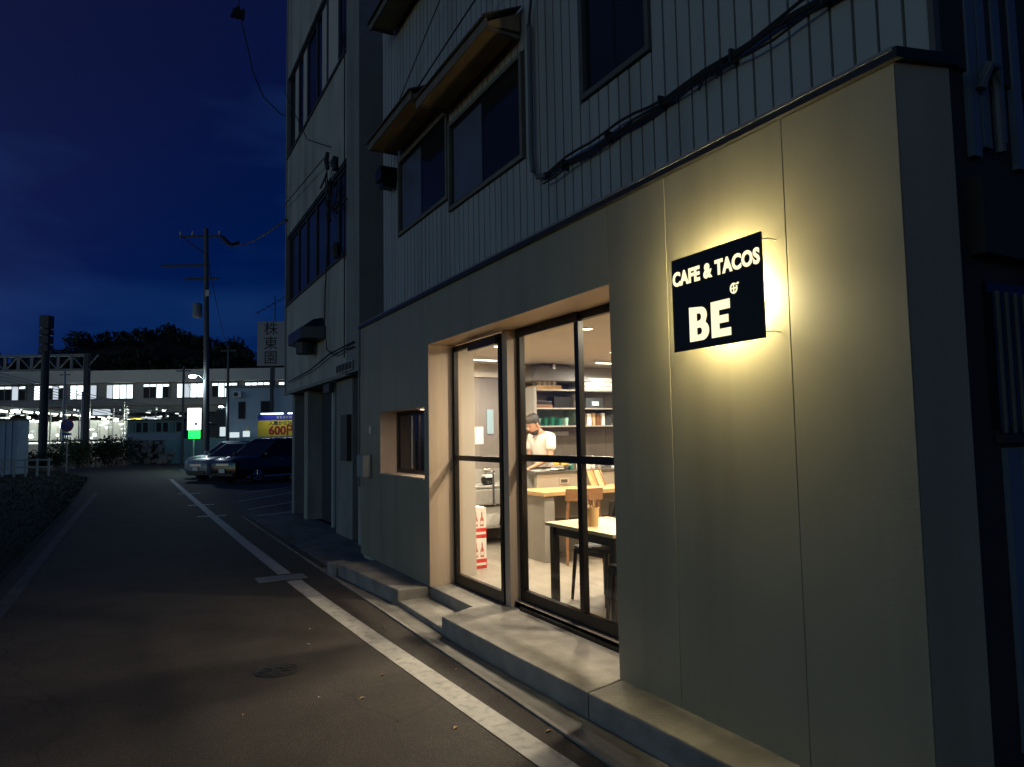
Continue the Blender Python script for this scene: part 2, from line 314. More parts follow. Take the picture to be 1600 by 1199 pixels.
slab('platform', [(2.332,1.924),(2.60,1.929),(2.60,.4),(2.35,.4)], .151, 'nearest concrete platform piece')
# ================================================================== CAFE
WX = 2.585
cafe = thing('cafe', 'olive grey panelled cafe front with lit glass doors and black sign', 'cafe', (WX,5.2,.15))
def pan(y0, y1, z0, z1, dx=0):
    return B(WX+dx, WX+.03, y0+.002, y1-.002, z0, z1).build('panel', K['panel'], cafe, bevel=.0015, seg=1)
OY0, OY1, OZ = 3.512, 6.572, 2.535
WY0, WY1, WZ0, WZ1 = 6.695, 8.13, 1.195, 1.912
for a, b, dx in ((1.615,2.164,0),(2.164,2.972,.001),(2.972,OY0,0)): pan(a, b, .15, 3.03, dx)
pan(OY0, 4.55, OZ, 3.03); pan(4.55, 5.56, OZ, 3.03, .001); pan(5.56, OY1, OZ, 3.03)
pan(OY1, WY0, .15, 3.03, .0); pan(WY0, WY1, WZ1, 3.03, .001); pan(WY0, WY1, .15, WZ0, .001); pan(WY1, 8.95, .15, 3.03)
mb = MB()   # solid wall behind the panels
for y0, y1, z0, z1 in ((1.70,OY0-.012,.1,3.0),(OY0-.012,OY1+.012,OZ+.012,3.0),(OY1+.012,WY0-.012,.1,3.0),(WY0-.012,WY1+.012,WZ1+.012,3.0),(WY0-.012,WY1+.012,.1,WZ0-.012),(WY1+.012,8.93,.1,3.0)):
    mb.box(WX+.0305, 2.83, y0, y1, z0, z1)
mb.build('wall_core', K['in_wall'], cafe)
# end return and cap
MB().prism([(WX,1.613),(2.822,1.543),(2.85,1.60),(2.85,1.70),(WX+.03,1.70),(WX+.03,1.616)], .1, 3.03).build('end_panel', K['panel'], cafe)
MB().prism([(WX-.03,1.585),(WX-.03,8.97),(2.84,8.97),(2.84,1.51)], 3.031, 3.075).build('cap_flashing', K['cap'], cafe)
MB().prism([(WX-.034,1.60),(WX-.034,8.972),(WX-.0302,8.972),(WX-.0302,1.60)], 3.064, 3.080).build('cap_edge', K['capedge'], cafe)
# reveals of the big opening
B(WX+.002, 2.945, OY1-.002, OY1+.012, .151, OZ).build('side_reveal', K['reveal'], cafe)
B(WX+.002, 2.945, OY0-.012, OY0+.002, .151, OZ).build('side_reveal', K['reveal'], cafe)
B(WX+.002, 2.99, OY0-.01, OY1+.01, OZ-.003, OZ+.012).build('soffit', K['reveal'], cafe)
# reveals of the small window
B(WX+.002, 2.83, WY1-.002, WY1+.012, WZ0, WZ1).build('side_reveal', K['reveal'], cafe)
B(WX+.002, 2.83, WY0-.012, WY0+.002, WZ0, WZ1).build('side_reveal', K['reveal'], cafe)
B(WX+.002, 2.83, WY0-.012, WY1+.012, WZ1-.002, WZ1+.012).build('soffit', K['reveal'], cafe)
B(WX-.012, 2.83, WY0-.002, WY1+.002, WZ0-.014, WZ0+.003).build('sill', K['reveal'], cafe)
def framed(root, x, y0, y1, z0, z1, t, d, mull=(), rails=(), bot=None, name='frame', m='black', gm='glass'):
    mb = MB(); b = bot or t
    mb.box(x,x+d,y0,y0+t,z0,z1); mb.box(x,x+d,y1-t,y1,z0,z1); mb.box(x+.001,x+d-.001,y0+t,y1-t,z1-t,z1); mb.box(x+.001,x+d-.001,y0+t,y1-t,z0,z0+b)
    for q in mull: mb.box(x+.002,x+d-.002,q-t/2,q+t/2,z0+b,z1-t)
    ys = [y0+t]+[v for q in mull for v in (q-t/2,q+t/2)]+[y1-t]
    for r in rails:
        for i in range(0,len(ys),2): mb.box(x+.003,x+d-.003,ys[i],ys[i+1],r-t/2,r+t/2)
    fr = mb.build(name, K[m], root)
    zs = [z0+b]+[v for r in rails for v in (r-t/2,r+t/2)]+[z1-t]
    for i in range(0,len(ys),2):
        for j in range(0,len(zs),2): B(x+d/2-.003,x+d/2+.003,ys[i]-.004,ys[i+1]+.004,zs[j]-.004,zs[j+1]+.004).build('pane', K[gm], fr if len(ys)*len(zs)>4 else root)
    return fr
wn = thing('service_window', 'small black framed sliding window in the lit tan recess', 'window', (2.8,7.4,WZ0))
framed(wn, 2.785, WY0+.003, WY1-.003, WZ0+.004, WZ1-.003, .045, .04, (7.40,), gm='darkglass')
B(2.800,2.806,7.62,7.66,WZ0+.06,WZ1-.06).build('sash_edge', K['steel'], wn)
dr = thing('sliding_door', 'black framed glass sliding door with closer rail, left of the post', 'door', (2.87,6.0,.15))
framed(dr, 2.845, 5.50, OY1-.003, .153, 2.515, .05, .045, (), (1.395,), bot=.105)
B(2.800,2.843,5.52,6.1,2.42,2.49).build('door_closer', K['black'], dr, bevel=.006)
MB().tube([(2.80,5.56,1.0),(2.79,5.56,1.02),(2.79,5.56,1.28),(2.80,5.56,1.3)], .01, 8).build('handle', K['steel'], dr)
fx = thing('glazed_screen', 'large black framed fixed glass screen right of the post', 'window', (2.95,4.3,.15))
framed(fx, 2.955, OY0+.004, 5.40, .20, OZ-.004, .058, .05, (4.455,), (1.415,), bot=.09)
B(2.90,3.01,OY0+.004,5.40,.153,.198).build('threshold', K['concrete'], fx)
B(2.875,2.899,OY0+.004,5.28,.153,.178).build('threshold_strip', K['black'], fx)
B(2.93,2.954,4.40,5.38,OZ-.075,OZ-.004).build('door_track', K['black'], fx, bevel=.004)
B(2.86,3.03,5.402,5.498,.152,OZ-.004).build('door_post', K['reveal'], cafe, bevel=.003)
# pillar inside and room shell
FZ, CZ = .20, 2.62
struct(B(2.90,7.2,1.72,8.92,.0,FZ).build('cafe_floor', K['floor_in']), 'pale cafe floor')
struct(B(2.832,7.2,1.72,8.92,CZ,2.66).build('cafe_ceiling', K['ceil']), 'cafe ceiling')
struct(B(2.832,7.2,8.86,8.92,.1,CZ-.001).build('cafe_back_wall', K['in_wall']), 'cafe far wall')
struct(B(7.14,7.2,1.72,8.858,.1,CZ-.001).build('cafe_inner_wall', K['in_wall']), 'cafe inner wall')
struct(B(2.832,7.138,1.705,1.76,.1,CZ-.001).build('cafe_near_wall', K['in_wall']), 'cafe near wall')
struct(B(2.835,3.115,6.62,6.80,.2,CZ-.001).build('cafe_pillar', K['in_wall']), 'plaster pillar inside the door')
bw = bpy.data.objects['cafe_back_wall']
for i in range(5):
    x0 = 3.2+i*.79; B(x0+.002,x0+.788,8.835,8.859,FZ+.001,2.42).build('stone_panel', K['stone'], bw)
B(3.2,7.1,8.80,8.859,2.43,2.50).build('ceiling_trim', K['ceil'], bw)
# downlights
def downlight(x, y, p, lab, z=CZ, col=(1,.83,.63)):
    t = thing('downlight', lab, 'ceiling light', (x,y,z-.02), group='recessed cafe downlights')
    MB().lathe([(.062,z-.012),(.062,z+.001),(.05,z+.001),(.05,z-.012),(.062,z-.012)],(x,y,0),20,None,False).build('trim_ring', K['white'], t, smooth=True)
    MB().lathe([(.05,z-.010),(.001,z-.0101)],(x,y,0),20).build('lens', K['lamp_warm'], t)
    lamp('downlight_beam','AREA',(x,y,z-.02),p,col,.1,t)
for x, y, l in ((3.80,5.53,'round ceiling downlight seen through the upper right pane'),(3.60,7.0,'round ceiling downlight above the counter end'),(3.55,3.9,'round ceiling downlight above the near table'),(5.3,5.6,'round ceiling downlight deep in the dining room'),(5.2,7.0,'round ceiling downlight above the oak counter'),(5.4,3.6,'round ceiling downlight in the near inner corner')):
    downlight(x, y, 68 if x < 4 else 46, l)
downlight(2.70, 6.98, 6.5, 'small downlight in the head of the service window', WZ1-.004)
for x0, x1, y, l in ((5.55,5.95,7.9,'slim led bar lamp over the kitchen counter'),(3.75,4.15,8.1,'slim led bar lamp over the sink')):
    t = thing('led_bar', l, 'lamp', (x0,y,2.5), group='kitchen bar lamps')
    B(x0,x1,y-.03,y+.03,CZ-.035,CZ-.001).build('housing', K['white'], t); B(x0+.02,x1-.02,y-.022,y+.022,CZ-.042,CZ-.0355).build('tube', K['lamp_led'], t)
    l = lamp('bar_light','AREA',((x0+x1)/2,y,CZ-.05),34,(1,.92,.82),.1,t); l.data.shape='RECTANGLE'; l.data.size=x1-x0; l.data.size_y=.05
# ---- sign
SX = 2.485
sg = thing('cafe_sign', 'black square sign board glowing yellow round its edges', 'sign', (SX,2.55,2.05))
y0s, y1s, z0s, z1s = 2.220, 2.823, 2.023, 2.509
# plate; raised letters and emblem glow in place of cut-outs onto the lit wall
B(SX, SX+.012, y0s, y1s, z0s, z1s).build('board', K['black'], sg, bevel=.002, seg=1)
ym = (y0s+y1s)/2
text_mesh('CAFE & TACOS', .098, K['e_letter'], 'lettering', sg, face_street(SX-.0012, ym-.0, 2.398), .0011, .0045, sx=.83, sp=1.07)
def curve_mesh(splines, m, name, parent, M, ext=.0012):
    cu = bpy.data.curves.new('c','CURVE'); cu.dimensions = '2D'; cu.fill_mode = 'BOTH'; cu.extrude = ext
    for s in splines:
        sp = cu.splines.new('POLY'); sp.points.add(len(s)-1); sp.use_cyclic_u = True
        for p, q in zip(sp.points, s): p.co = (q[0], q[1], 0, 1)
    to = bpy.data.objects.new('c', cu); COL.objects.link(to); bpy.context.view_layer.update()
    me = bpy.data.meshes.new_from_object(to.evaluated_get(bpy.context.evaluated_depsgraph_get())); bpy.data.objects.remove(to); bpy.data.curves.remove(cu)
    me.transform(M); me.materials.clear(); me.materials.append(m); o = bpy.data.objects.new(name, me); COL.objects.link(o); o.parent = parent
    if parent.name in WORLD: o.matrix_parent_inverse = WORLD[parent.name]
    return o
def arc(cx, cy, r, a0, a1, n=10, ry=None): return [(cx+r*math.cos(math.radians(a0+(a1-a0)*i/n)), cy+(ry or r)*math.sin(math.radians(a0+(a1-a0)*i/n))) for i in range(n+1)]
hB = .176
outB = [(0,0)]+arc(.088,.047,.047,-90,60)+arc(.080,.125,.043,-30,90)+[(0,hB)]
curve_mesh([outB, [(.052,.030)]+arc(.072,.0475,.016,-90,90,8,.0175)+[(.052,.065)], [(.052,.100)]+arc(.070,.1185,.015,-90,90,8,.0185)+[(.052,.137)]], K['e_letter'], 'lettering', sg, face_street(SX-.0012, 2.698, 2.062))
curve_mesh([[(0,0),(.126,0),(.126,.038),(.052,.038),(.052,.066),(.112,.066),(.112,.103),(.052,.103),(.052,.130),(.124,.130),(.124,hB),(0,hB)]], K['e_letter'], 'lettering', sg, face_street(SX-.0012, 2.545, 2.062))
M_ = face_street(SX-.0012, 2.392, 2.280)
ring = [arc(0,0,.022,0,330,20,.026), arc(0,0,.016,0,330,20,.020)]
curve_mesh([arc(0,0,.023,50,390,24,.026)+arc(0,0,.016,390,50,24,.019)], K['e_letter'], 'emblem', sg, M_)
curve_mesh([[(-.003,-.02),(.003,-.02),(.003,-.003),(.014,-.003),(.014,.003),(.003,.003),(.003,.02),(-.003,.02),(-.003,.003),(-.014,.003),(-.014,-.003),(-.003,-.003)]], K['e_letter'], 'emblem', sg, M_)
curve_mesh([[(.014,.020),(.026,.014),(.034,.022),(.028,.026)]], K['e_letter'], 'emblem', sg, M_)
# led strip running round the back of the board
for a in ((y0s+.19,y1s-.19,z1s-.19,z1s-.18),(y0s+.19,y1s-.19,z0s+.18,z0s+.19),(y0s+.18,y0s+.189,z0s+.195,z1s-.195),(y1s-.189,y1s-.18,z0s+.195,z1s-.195)):
    B(SX+.036,SX+.042,*a).build('led_strip', K['e_led'], sg)
for yy, zz in ((y0s,z1s-.03),(y0s,z0s+.03),(y1s,z1s-.03),(y1s,z0s+.03)):
    s_ = -1 if yy == y0s else 1
    MB().tube([(SX+.010,yy-s_*.03,zz),(SX+.03,yy-s_*.006,zz),(SX+.04,yy+s_*.012,zz),(WX-.0,yy+s_*.0,zz)], .003, 6).build('stand_off', K['steel'], sg)
# meter box, tap etc. on the corner
t = thing('meter_box', 'small grey utility box on the far corner of the cafe', 'utility box', (2.53,8.7,1.13))
B(2.47,2.583,8.47,8.72,1.13,1.40).build('case', K['steelpaint'], t, bevel=.008); B(2.463,2.469,8.49,8.70,1.15,1.38).build('lid', K['steelpaint'], t)
MB().tube([(2.54,8.85,1.0),(2.54,8.85,3.0)], .012, 6).build('conduit', K['pipe'], t)
tag(B(2.562,2.583,8.48,8.52,1.66,1.76).build('doorbell_plate', K['white'], bevel=.003), 'tiny white plate on the grey wall by the service window', 'switch')
# ================================================================== SIDING HOUSE ABOVE
SI = 2.83; HY0, HY1, HZ1 = 1.60, 8.70, 8.2
house = thing('siding_house', 'old house clad in pale vertical ribbed siding above the cafe', 'house', (4.5,5,3.08))
B(SI+.02, 8.5, HY0+.01, HY1, 3.083, HZ1).build('wall', K['housewall'], house)
WIN = [(5.0,6.49,3.95,4.79),(6.60,8.06,4.10,4.97),(3.36,4.05,4.05,5.35)]
um = unit_mesh('siding_board', MB().prism([(-.006,0),(-.006,.1),(.004,.104),(.019,.104),(.019,0)],0,1), K['siding'])
ybd = HY0+.005
while ybd < HY1-.02:
    segs = [(3.084, HZ1)]
    for a, b, c, d in WIN:
        if ybd+.104 > a-.03 and ybd < b+.03:
            ns = []
            for p, q in segs:
                if c-.05 > p: ns.append((p, min(q, c-.05)))
                if d+.05 < q: ns.append((max(p, d+.05), q))
            segs = ns
    for p, q in segs:
        inst(um, 'siding_board', house, (SI-.0+random.uniform(-.0015,.0015), ybd, p), (1,1.0,q-p))
    ybd += .115
B(SI-.022,SI+.019,HY0-.02,HY0+.004,3.084,HZ1).build('corner_trim', K['housewall'], house)
for (a, b, c, d), lab in zip(WIN, ('wide','wide','narrow')):
    wf = thing('house_window', {5.0:'dark two sash window under the larger plywood awning', 6.6:'dark two sash window under the small far awning', 3.36:'dark tall window at the top above the cable'}[a], 'window', (SI,(a+b)/2,c), group='upper house windows')
    mb = MB()
    for y_0, y_1, z_0, z_1 in ((a-.04,a,c-.04,d+.04),(b,b+.04,c-.04,d+.04),(a,b,d,d+.04),(a,b,c-.04,c)): mb.box(SI-.03,SI+.019,y_0,y_1,z_0,z_1)
    mb.build('frame', K['timber'] if lab == 'wide' else K['housewall'], wf)
    q = (a+b)/2
    for s0, s1, xx in ((a,q+.02,.0),(q-.02,b,.012)):
        mb = MB()
        for y_0,y_1,z_0,z_1 in ((s0,s0+.035,c,d),(s1-.035,s1,c,d),(s0+.035,s1-.035,c,c+.035),(s0+.035,s1-.035,d-.035,d)): mb.box(SI-.008+xx,SI+.002+xx,y_0,y_1,z_0,z_1)
        sf = mb.build('sash', K['black'], wf); B(SI-.005+xx,SI-.001+xx,s0+.034,s1-.034,c+.034,d-.034).build('pane', K['frost' if xx and lab == 'wide' else 'darkglass'], sf)
# awnings
def awning(y0, y1, z, xo, lab, drop=.05, th=.025):
    t = thing('awning', lab, 'awning', (xo,(y0+y1)/2,z), group='awnings on the old house')
    MB().add([(xo,y0,z),(SI-.03,y0,z+.02),(SI-.03,y1,z+.02),(xo,y1,z),(xo,y0,z+th),(SI-.03,y0,z+th+.16),(SI-.03,y1,z+th+.16),(xo,y1,z+th)],
        ((0,3,2,1),(4,5,6,7),(0,1,5,4),(1,2,6,5),(2,3,7,6),(3,0,4,7))).build('underside', K['awn_under'], t)
    B(xo-.018,xo-.001,y0-.01,y1+.01,z-.03,z+.05).build('fascia', K['timber'], t)
    MB().add([(xo-.05,y0-.04,z+.052),(SI-.03,y0-.04,z+.22),(SI-.03,y1+.04,z+.22),(xo-.05,y1+.04,z+.052),(xo-.05,y0-.04,z+.06),(SI-.03,y0-.04,z+.23),(SI-.03,y1+.04,z+.23),(xo-.05,y1+.04,z+.06)],
        ((0,3,2,1),(4,5,6,7),(0,1,5,4),(1,2,6,5),(2,3,7,6),(3,0,4,7))).build('roof_sheet', K['awn_top'], t)
    n = int((y1-y0)/.5)
    for i in range(n+1):
        yy = y0+.03+(y1-y0-.06)*i/n; B(xo+.001,SI-.03,yy-.012,yy+.012,z-.028,z-.0005).build('bracket', K['timber'], t) if i in (0,n) else None
awning(4.96, 6.55, 4.98, 2.49, 'plywood bottomed awning over the middle upper window')
awning(6.62, 8.10, 5.10, 2.45, 'smaller brown awning at the far end of the house')
awning(6.5, 8.25, 6.72, 2.52, 'dark brown high awning at the top edge of the house')
t = thing('vent_cowl', 'black vent cowl hanging below the far small awning', 'vent', (2.6,8.25,4.55)); B(2.60,2.82,8.14,8.36,4.78,4.95).build('hood', K['black'], t, bevel=.02); B(2.64,2.80,8.18,8.32,4.70,4.779).build('outlet', K['black'], t)
# pipe and cables on the siding
t = thing('wall_cable', 'thick dark cable bundle running along the ribbed siding', 'cable', (SI-.05,3,3.5))
path = [(SI-.05,4.77,4.95),(SI-.05,4.77,4.2),(SI-.05,4.775,3.85),(SI-.05,4.75,3.72),(SI-.05,4.68,3.645),(SI-.05,4.55,3.62)]
MB().tube(path, .022, 8).build('pipe', K['pipe'], t, smooth=True)
for k, (dz, r) in enumerate(((0,.016),(.035,.009),(-.025,.007))):
    MB().tube([(SI-.045-.008*k, y, 3.60+dz+.018*math.sin(y*3.1+k*2)+.012*math.sin(y*9+k)) for y in [4.58-.16*i for i in range(19)]], r, 6).build('strand', K['cable'], t, smooth=True)
for y in (4.3,3.75,3.2,2.62,2.05):
    B(SI-.070,SI-.006,y-.008,y+.008,3.57,3.645).build('clip', K['cable'], t)
for k in range(7):
    y = 2.95-k*.045; MB().tube([(SI-.05,y,3.58),(SI-.085,y-.02,3.56+.05*math.sin(k*2.3)),(SI-.05,y-.05,3.61)], .006, 5).build('loose_loop', K['cable'], t)
def wire(pts, r, lab, sag=0, grp='service wires on the facades'):
    a, b = Vector(pts[0]), Vector(pts[-1])
    if len(pts) == 2: pts = [a.lerp(b, i/14)-Vector((0,0,sag*4*(i/14)*(1-i/14))) for i in range(15)]
    return tag(MB().tube(pts, r, 5).build('wire', K['cable'], smooth=True), lab, 'wire', grp)
wire([(2.62,8.05,5.25),(2.6,4.7,5.55)], .008, 'thin wire rising above the awnings along the siding')
wire([(2.72,8.6,5.3),(2.74,6.0,6.4)], .006, 'thin slanting wire on the upper siding')
wire([(SI-.06,4.77,4.9),(SI-.06,4.70,5.2),(SI-.07,4.85,5.5),(SI-.07,5.3,5.8),(SI-.07,5.1,6.6)], .012, 'dark cord looping up beside the plywood awning')
# end wall facing us, beyond the cafe corner
ew = thing('side_annex', 'dark timber side wall with grille window at the right edge', 'house', (3.5,1.6,0))
B(2.852,7.3,1.60,1.70,0,3.08).build('wall', K['endwall'], ew)
B(2.852,7.3,1.58,1.60,3.084,8).build('upper_wall', K['endwall'], ew)
for i in range(5): B(3.12+i*.105,3.218+i*.105,1.575-.004*(i%2),1.599,.32,1.52).build('sheet', K['paleblue_sheet'], ew)
B(3.06,3.75,1.58,1.599,1.60,2.20).build('window_pane', K['darkglass'], ew)
for i in range(9): MB().tube([(3.10+i*.068,1.565,1.58),(3.10+i*.068,1.565,2.16)], .011, 6).build('bar', K['housewall'], ew)
B(3.05,3.78,1.55,1.58,1.54,1.575).build('sill', K['endwall'], ew); B(2.98,3.9,1.53,1.599,2.30,2.62).build('eave', K['endwall'], ew)
for i, x in enumerate((3.02,3.10,3.22,3.36)): B(x,x+.06,1.57,1.598,2.72+.05*(i%3),3.9).build('sheet', K['paleblue_sheet'], ew)
MB().tube([(3.18,1.55,2.75),(3.18,1.55,3.02),(3.15,1.53,3.10),(3.09,1.53,3.10),(3.06,1.55,3.0)], .02, 8).build('pipe', K['pipe'], ew)
struct(B(2.6,7,-4,1.59,-.04,.01).build('side_yard', K['gutter']), 'concrete yard beside the cafe')
# ================================================================== GREY CONCRETE BLOCK
CX = 3.0; CY0, CY1 = 10.32, 16.3
cb = thing('concrete_block', 'weathered grey concrete apartment block beyond the cafe', 'building', (CX,13.3,0))
def cbox(name, y0, y1, z0, z1, x0=CX, x1=9, m='conc_wall'): return B(x0,x1,y0,y1,z0,z1).build(name, K[m], cb)
cbox('wall', 11.05, CY1, 2.63, 4.60); cbox('wall', 11.05, CY1, 6.22, 8.03); cbox('wall', 11.05, CY1, 9.95, 14)
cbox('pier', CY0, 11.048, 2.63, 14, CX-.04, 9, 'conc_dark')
cbox('core', 11.05, CY1, 4.601, 6.219, CX+.35, 9, 'housewall'); cbox('core', 11.05, CY1, 8.031, 9.949, CX+.35, 9, 'housewall')
cbox('lintel', 11.05, CY1+.001, 2.60, 2.66, CX-.05, CX-.001, 'conc_dark')
for z0, z1 in ((4.60,6.22),(8.03,9.95)):
    B(CX-.03,CX+.12,11.05,CY1,z0+.001,z0+.05).build('sill', K['steeldark'], cb)
    B(CX+.02,CX+.12,11.05,CY1,z1-.05,z1-.001).build('window_head', K['steeldark'], cb)
    ys = [11.06,11.9,12.75,13.6,14.45,15.3,16.25]
    for i, (a, b) in enumerate(zip(ys, ys[1:])):
        wf = MB()
        wf.box(CX+.05,CX+.11,a,a+.05,z0+.05,z1-.05); wf.box(CX+.05,CX+.11,b-.05,b-.001,z0+.05,z1-.05); wf.box(CX+.052,CX+.108,a+.05,b-.05,z0+.05,z0+.10); wf.box(CX+.052,CX+.108,a+.05,b-.05,z1-.10,z1-.05)
        wo = wf.build('window', K['steeldark'], cb); lit = z0 > 7 and i in (1,2,4,5)
        B(CX+.075,CX+.085,a+.05,b-.05,z0+.10,z1-.10).build('pane', K['darkglass'], wo)
        if lit:
            for s in ((a+.06,a+.45),) if i != 1 else ((a+.06,b-.06),):
                B(CX+.062,CX+.072,s[0],s[1],z0+.10,z1-.10).build('curtain', K['curtain'], wo)
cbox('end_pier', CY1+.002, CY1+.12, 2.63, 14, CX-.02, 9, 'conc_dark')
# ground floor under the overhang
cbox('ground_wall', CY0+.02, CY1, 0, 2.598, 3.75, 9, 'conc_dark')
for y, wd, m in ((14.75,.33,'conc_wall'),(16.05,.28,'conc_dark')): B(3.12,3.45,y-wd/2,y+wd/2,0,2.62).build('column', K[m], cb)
B(3.22,3.27,12.97,13.03,0,2.62).build('post', K['sheetwhite'], cb)
B(3.40,3.74,13.2,14.5,0,2.62).build('shutter', K['steeldark'], cb)
for i in range(9): B(3.385,3.399,13.2,14.5,.12+i*.28,.36+i*.28).build('slat', K['steeldark'], cb)
d_ = B(3.36,3.42,12.25,12.92,0,1.95).build('door', K['steeldark'], cb); MB().tube([(3.34,12.33,1.0),(3.34,12.33,1.2)], .012, 6).build('handle', K['steel'], d_)
B(3.36,3.42,12.25,12.92,1.97,2.60).build('transom', K['sheetwhite'], cb)
B(3.30,3.36,12.45,12.72,2.22,2.32).build('porch_lamp', K['white'], cb, bevel=.01)
B(3.10,3.70,11.2,12.22,0,2.62).build('entrance_wall', K['conc_dark'], cb); B(3.02,3.098,11.25,11.65,1.25,2.0).build('mail_box', K['steeldark'], cb, bevel=.01)
B(3.05,3.7,10.34,10.7,0,2.60).build('entrance_wall', K['conc_wall'], cb)
B(2.99,3.09,12.3,12.75,2.42,2.59).build('alarm_box', K['steeldark'], cb, bevel=.02)
# hood, sign, wires on the block
t = thing('range_hood_vent', 'black angular vent hood projecting from the grey block', 'vent', (2.85,13.4,3.2))
MB().prism([(2.999,12.55),(2.60,12.75),(2.60,13.95),(2.999,14.5)], 3.42, 3.62).build('hood', K['black'], t)
MB().loft([[(2.999,12.6,3.62),(2.62,12.8,3.62),(2.62,13.9,3.62),(2.999,14.4,3.62)],[(2.999,12.8,3.82),(2.85,12.95,3.80),(2.85,13.7,3.80),(2.999,14.1,3.82)]]).build('cowl', K['black'], t)
MB().tube([(2.8,13.35,3.42),(2.8,13.35,3.2)], .17, 12).build('duct', K['steeldark'], t)
t = thing('name_plate', 'small dark lettered plate above the grey block entrance', 'sign', (2.95,11.2,2.66))
B(2.935,2.945,10.62,11.62,2.67,2.82).build('board', K['white_sign'], t)
for i, (a, b) in enumerate(((10.66,10.82),(10.86,11.02),(11.06,11.24),(11.28,11.42),(11.46,11.58))):
    B(2.930,2.9345,a,b,2.69,2.80).build('letter_block', K['ink'], t)
tw = lambda pts, r, lab: wire(pts, r, lab)
tw([(2.93,12.2,5.0),(2.93,12.35,4.2),(2.93,12.4,3.6),(2.93,12.2,3.15),(2.93,11.7,3.0),(2.93,11.1,3.02),(2.93,10.5,3.0)], .012, 'black cable hanging in a loop on the grey block')
tw([(2.94,11.1,9.0),(2.94,11.1,2.9)], .010, 'vertical thin cable on the grey block pier')
tw([(2.93,15.6,2.85),(2.93,13.5,2.92),(2.93,12.0,3.06),(2.93,10.5,3.08)], .014, 'dark cable along the bottom of the grey block wall')
tw([(2.9,16.2,6.9),(2.86,12.2,6.55)], .011, 'black drop wire in front of the third floor')
tw([(2.9,16.2,9.6),(2.85,13.5,7.4),(2.6,10.6,6.1)], .010, 'long slack wire crossing the grey block windows')
t = thing('cable_joint_box', 'cluster of insulators and cable joints on the grey block pier', 'cable box', (2.85,11.6,5.4))
for k, (y, z, h, r) in enumerate(((11.9,6.25,.3,.045),(11.75,5.65,.34,.055),(11.35,6.05,.22,.07),(11.8,5.3,.22,.05),(11.25,4.55,.25,.08))):
    MB().tube([(2.86,y,z),(2.84,y+.02,z+h*.5),(2.86,y,z+h)], [r*.8,r,r*.7], 8).build('joint', K['cable'], t, smooth=True)
for k in range(8):
    y = 11.95-k*.1; MB().tube([(2.9,y,6.4-.1*k),(2.8,y-.15,6.1-.12*k+.2*(k%2)),(2.84,y-.05,5.6-.05*k),(2.92,y-.4,5.3+.12*(k%3))], .011, 5).build('jumper', K['cable'], t, smooth=True)
MB().tube([(2.9,12.6,6.15),(2.82,11.8,6.12)], .02, 6).build('bracket', K['steeldark'], t)
# ================================================================== STREET DETAILS
t = thing('drain_grate', 'rectangular steel drain grating across the white edge line', 'drain', (1.55,8.63,0))
B(1.28,1.82,8.48,8.78,-.02,.006).build('frame', K['steelpaint'], t)
for i in range(12): B(1.30+i*.043,1.325+i*.043,8.50,8.76,.0065,.012).build('bar', K['steelpaint'], t)
t = thing('manhole_cover', 'small round iron cover set in the asphalt', 'manhole', (.92,5.23,0))
MB().lathe([(.150,-.02),(.150,.005),(.132,.006),(.131,.002),(.124,.002),(.123,.007),(.03,.007),(.029,.004),(.001,.004)],(.92,5.23,0),28).build('cover', K['iron'], t, smooth=True)
for k in range(8):
    a = k*math.pi/4; B(.04,.11,-.008,.008,.0072,.011,Matrix.Translation((.92,5.23,0))@Matrix.Rotation(a,4,'Z')).build('rib', K['iron'], t)
rr = random.Random(3)
LIT = iter(('pale paper scrap, farthest of the three on the asphalt','pale paper scrap, middle one of three on the asphalt','pale paper scrap, nearest of the three on the asphalt','dry leaf next to the nearest paper scrap','dry leaf nearest the bottom, left of the white line','dry leaf just left of the white line, mid road','dry leaf between white line and gutter, farthest','dry leaf in the gutter before the platform','dry leaf touching the white line near the bottom','dry leaf in the gutter near the bottom edge','dry leaf left of the iron cover, farther one','dry leaf in the dark left part of the road'))
for k, (x, y, m) in enumerate(((1.35,6.2,'paper'),(1.24,5.75,'paper'),(1.05,4.55,'paper'),(1.28,4.4,'kraft'),(1.36,3.95,'kraft'),(1.52,4.75,'kraft'),(1.9,5.9,'kraft'),(2.0,4.6,'kraft'),(1.6,3.7,'kraft'),(2.02,3.4,'kraft'),(.6,4.5,'kraft'),(.2,3.6,'kraft'))):
    a = rr.uniform(0,6); s = rr.uniform(.012,.026); ca, sa = math.cos(a)*s, math.sin(a)*s
    MBo = MB().add([(x-ca,y-sa,.003),(x+sa*.5,y-ca*.5,.010),(x+ca,y+sa,.004),(x-sa*.5,y+ca*.5,.012),(x,y,.001)], ((0,1,4),(1,2,4),(2,3,4),(3,0,4)))
    tag(MBo.build('litter_scrap', K[m]), next(LIT), 'litter', 'scraps on the road')
# ================================================================== CAFE INTERIOR
f = FZ
tb = thing('dining_table', 'pale oak topped dining table with black legs behind the glass', 'table', (3.42,4.74,f))
TX0,TX1,TY0,TY1,TZ = 3.10,3.76,4.25,5.22,.87
B(TX0,TX1,TY0,TY1,TZ-.028,TZ).build('top', K['oakpale'], tb, bevel=.004)
for x, y in ((TX0+.03,TY0+.03),(TX0+.03,TY1-.09),(TX1-.09,TY0+.03),(TX1-.09,TY1-.09)): B(x,x+.058,y,y+.058,f,TZ-.029).build('leg', K['darkwood'], tb, bevel=.003)
for a in ((TX0+.045,TX0+.07,TY0+.09,TY1-.09),(TX1-.075,TX1-.05,TY0+.09,TY1-.09),(TX0+.09,TX1-.09,TY0+.045,TY0+.07),(TX0+.09,TX1-.09,TY1-.075,TY1-.05)): B(*a,TZ-.10,TZ-.03).build('apron', K['darkwood'], tb)
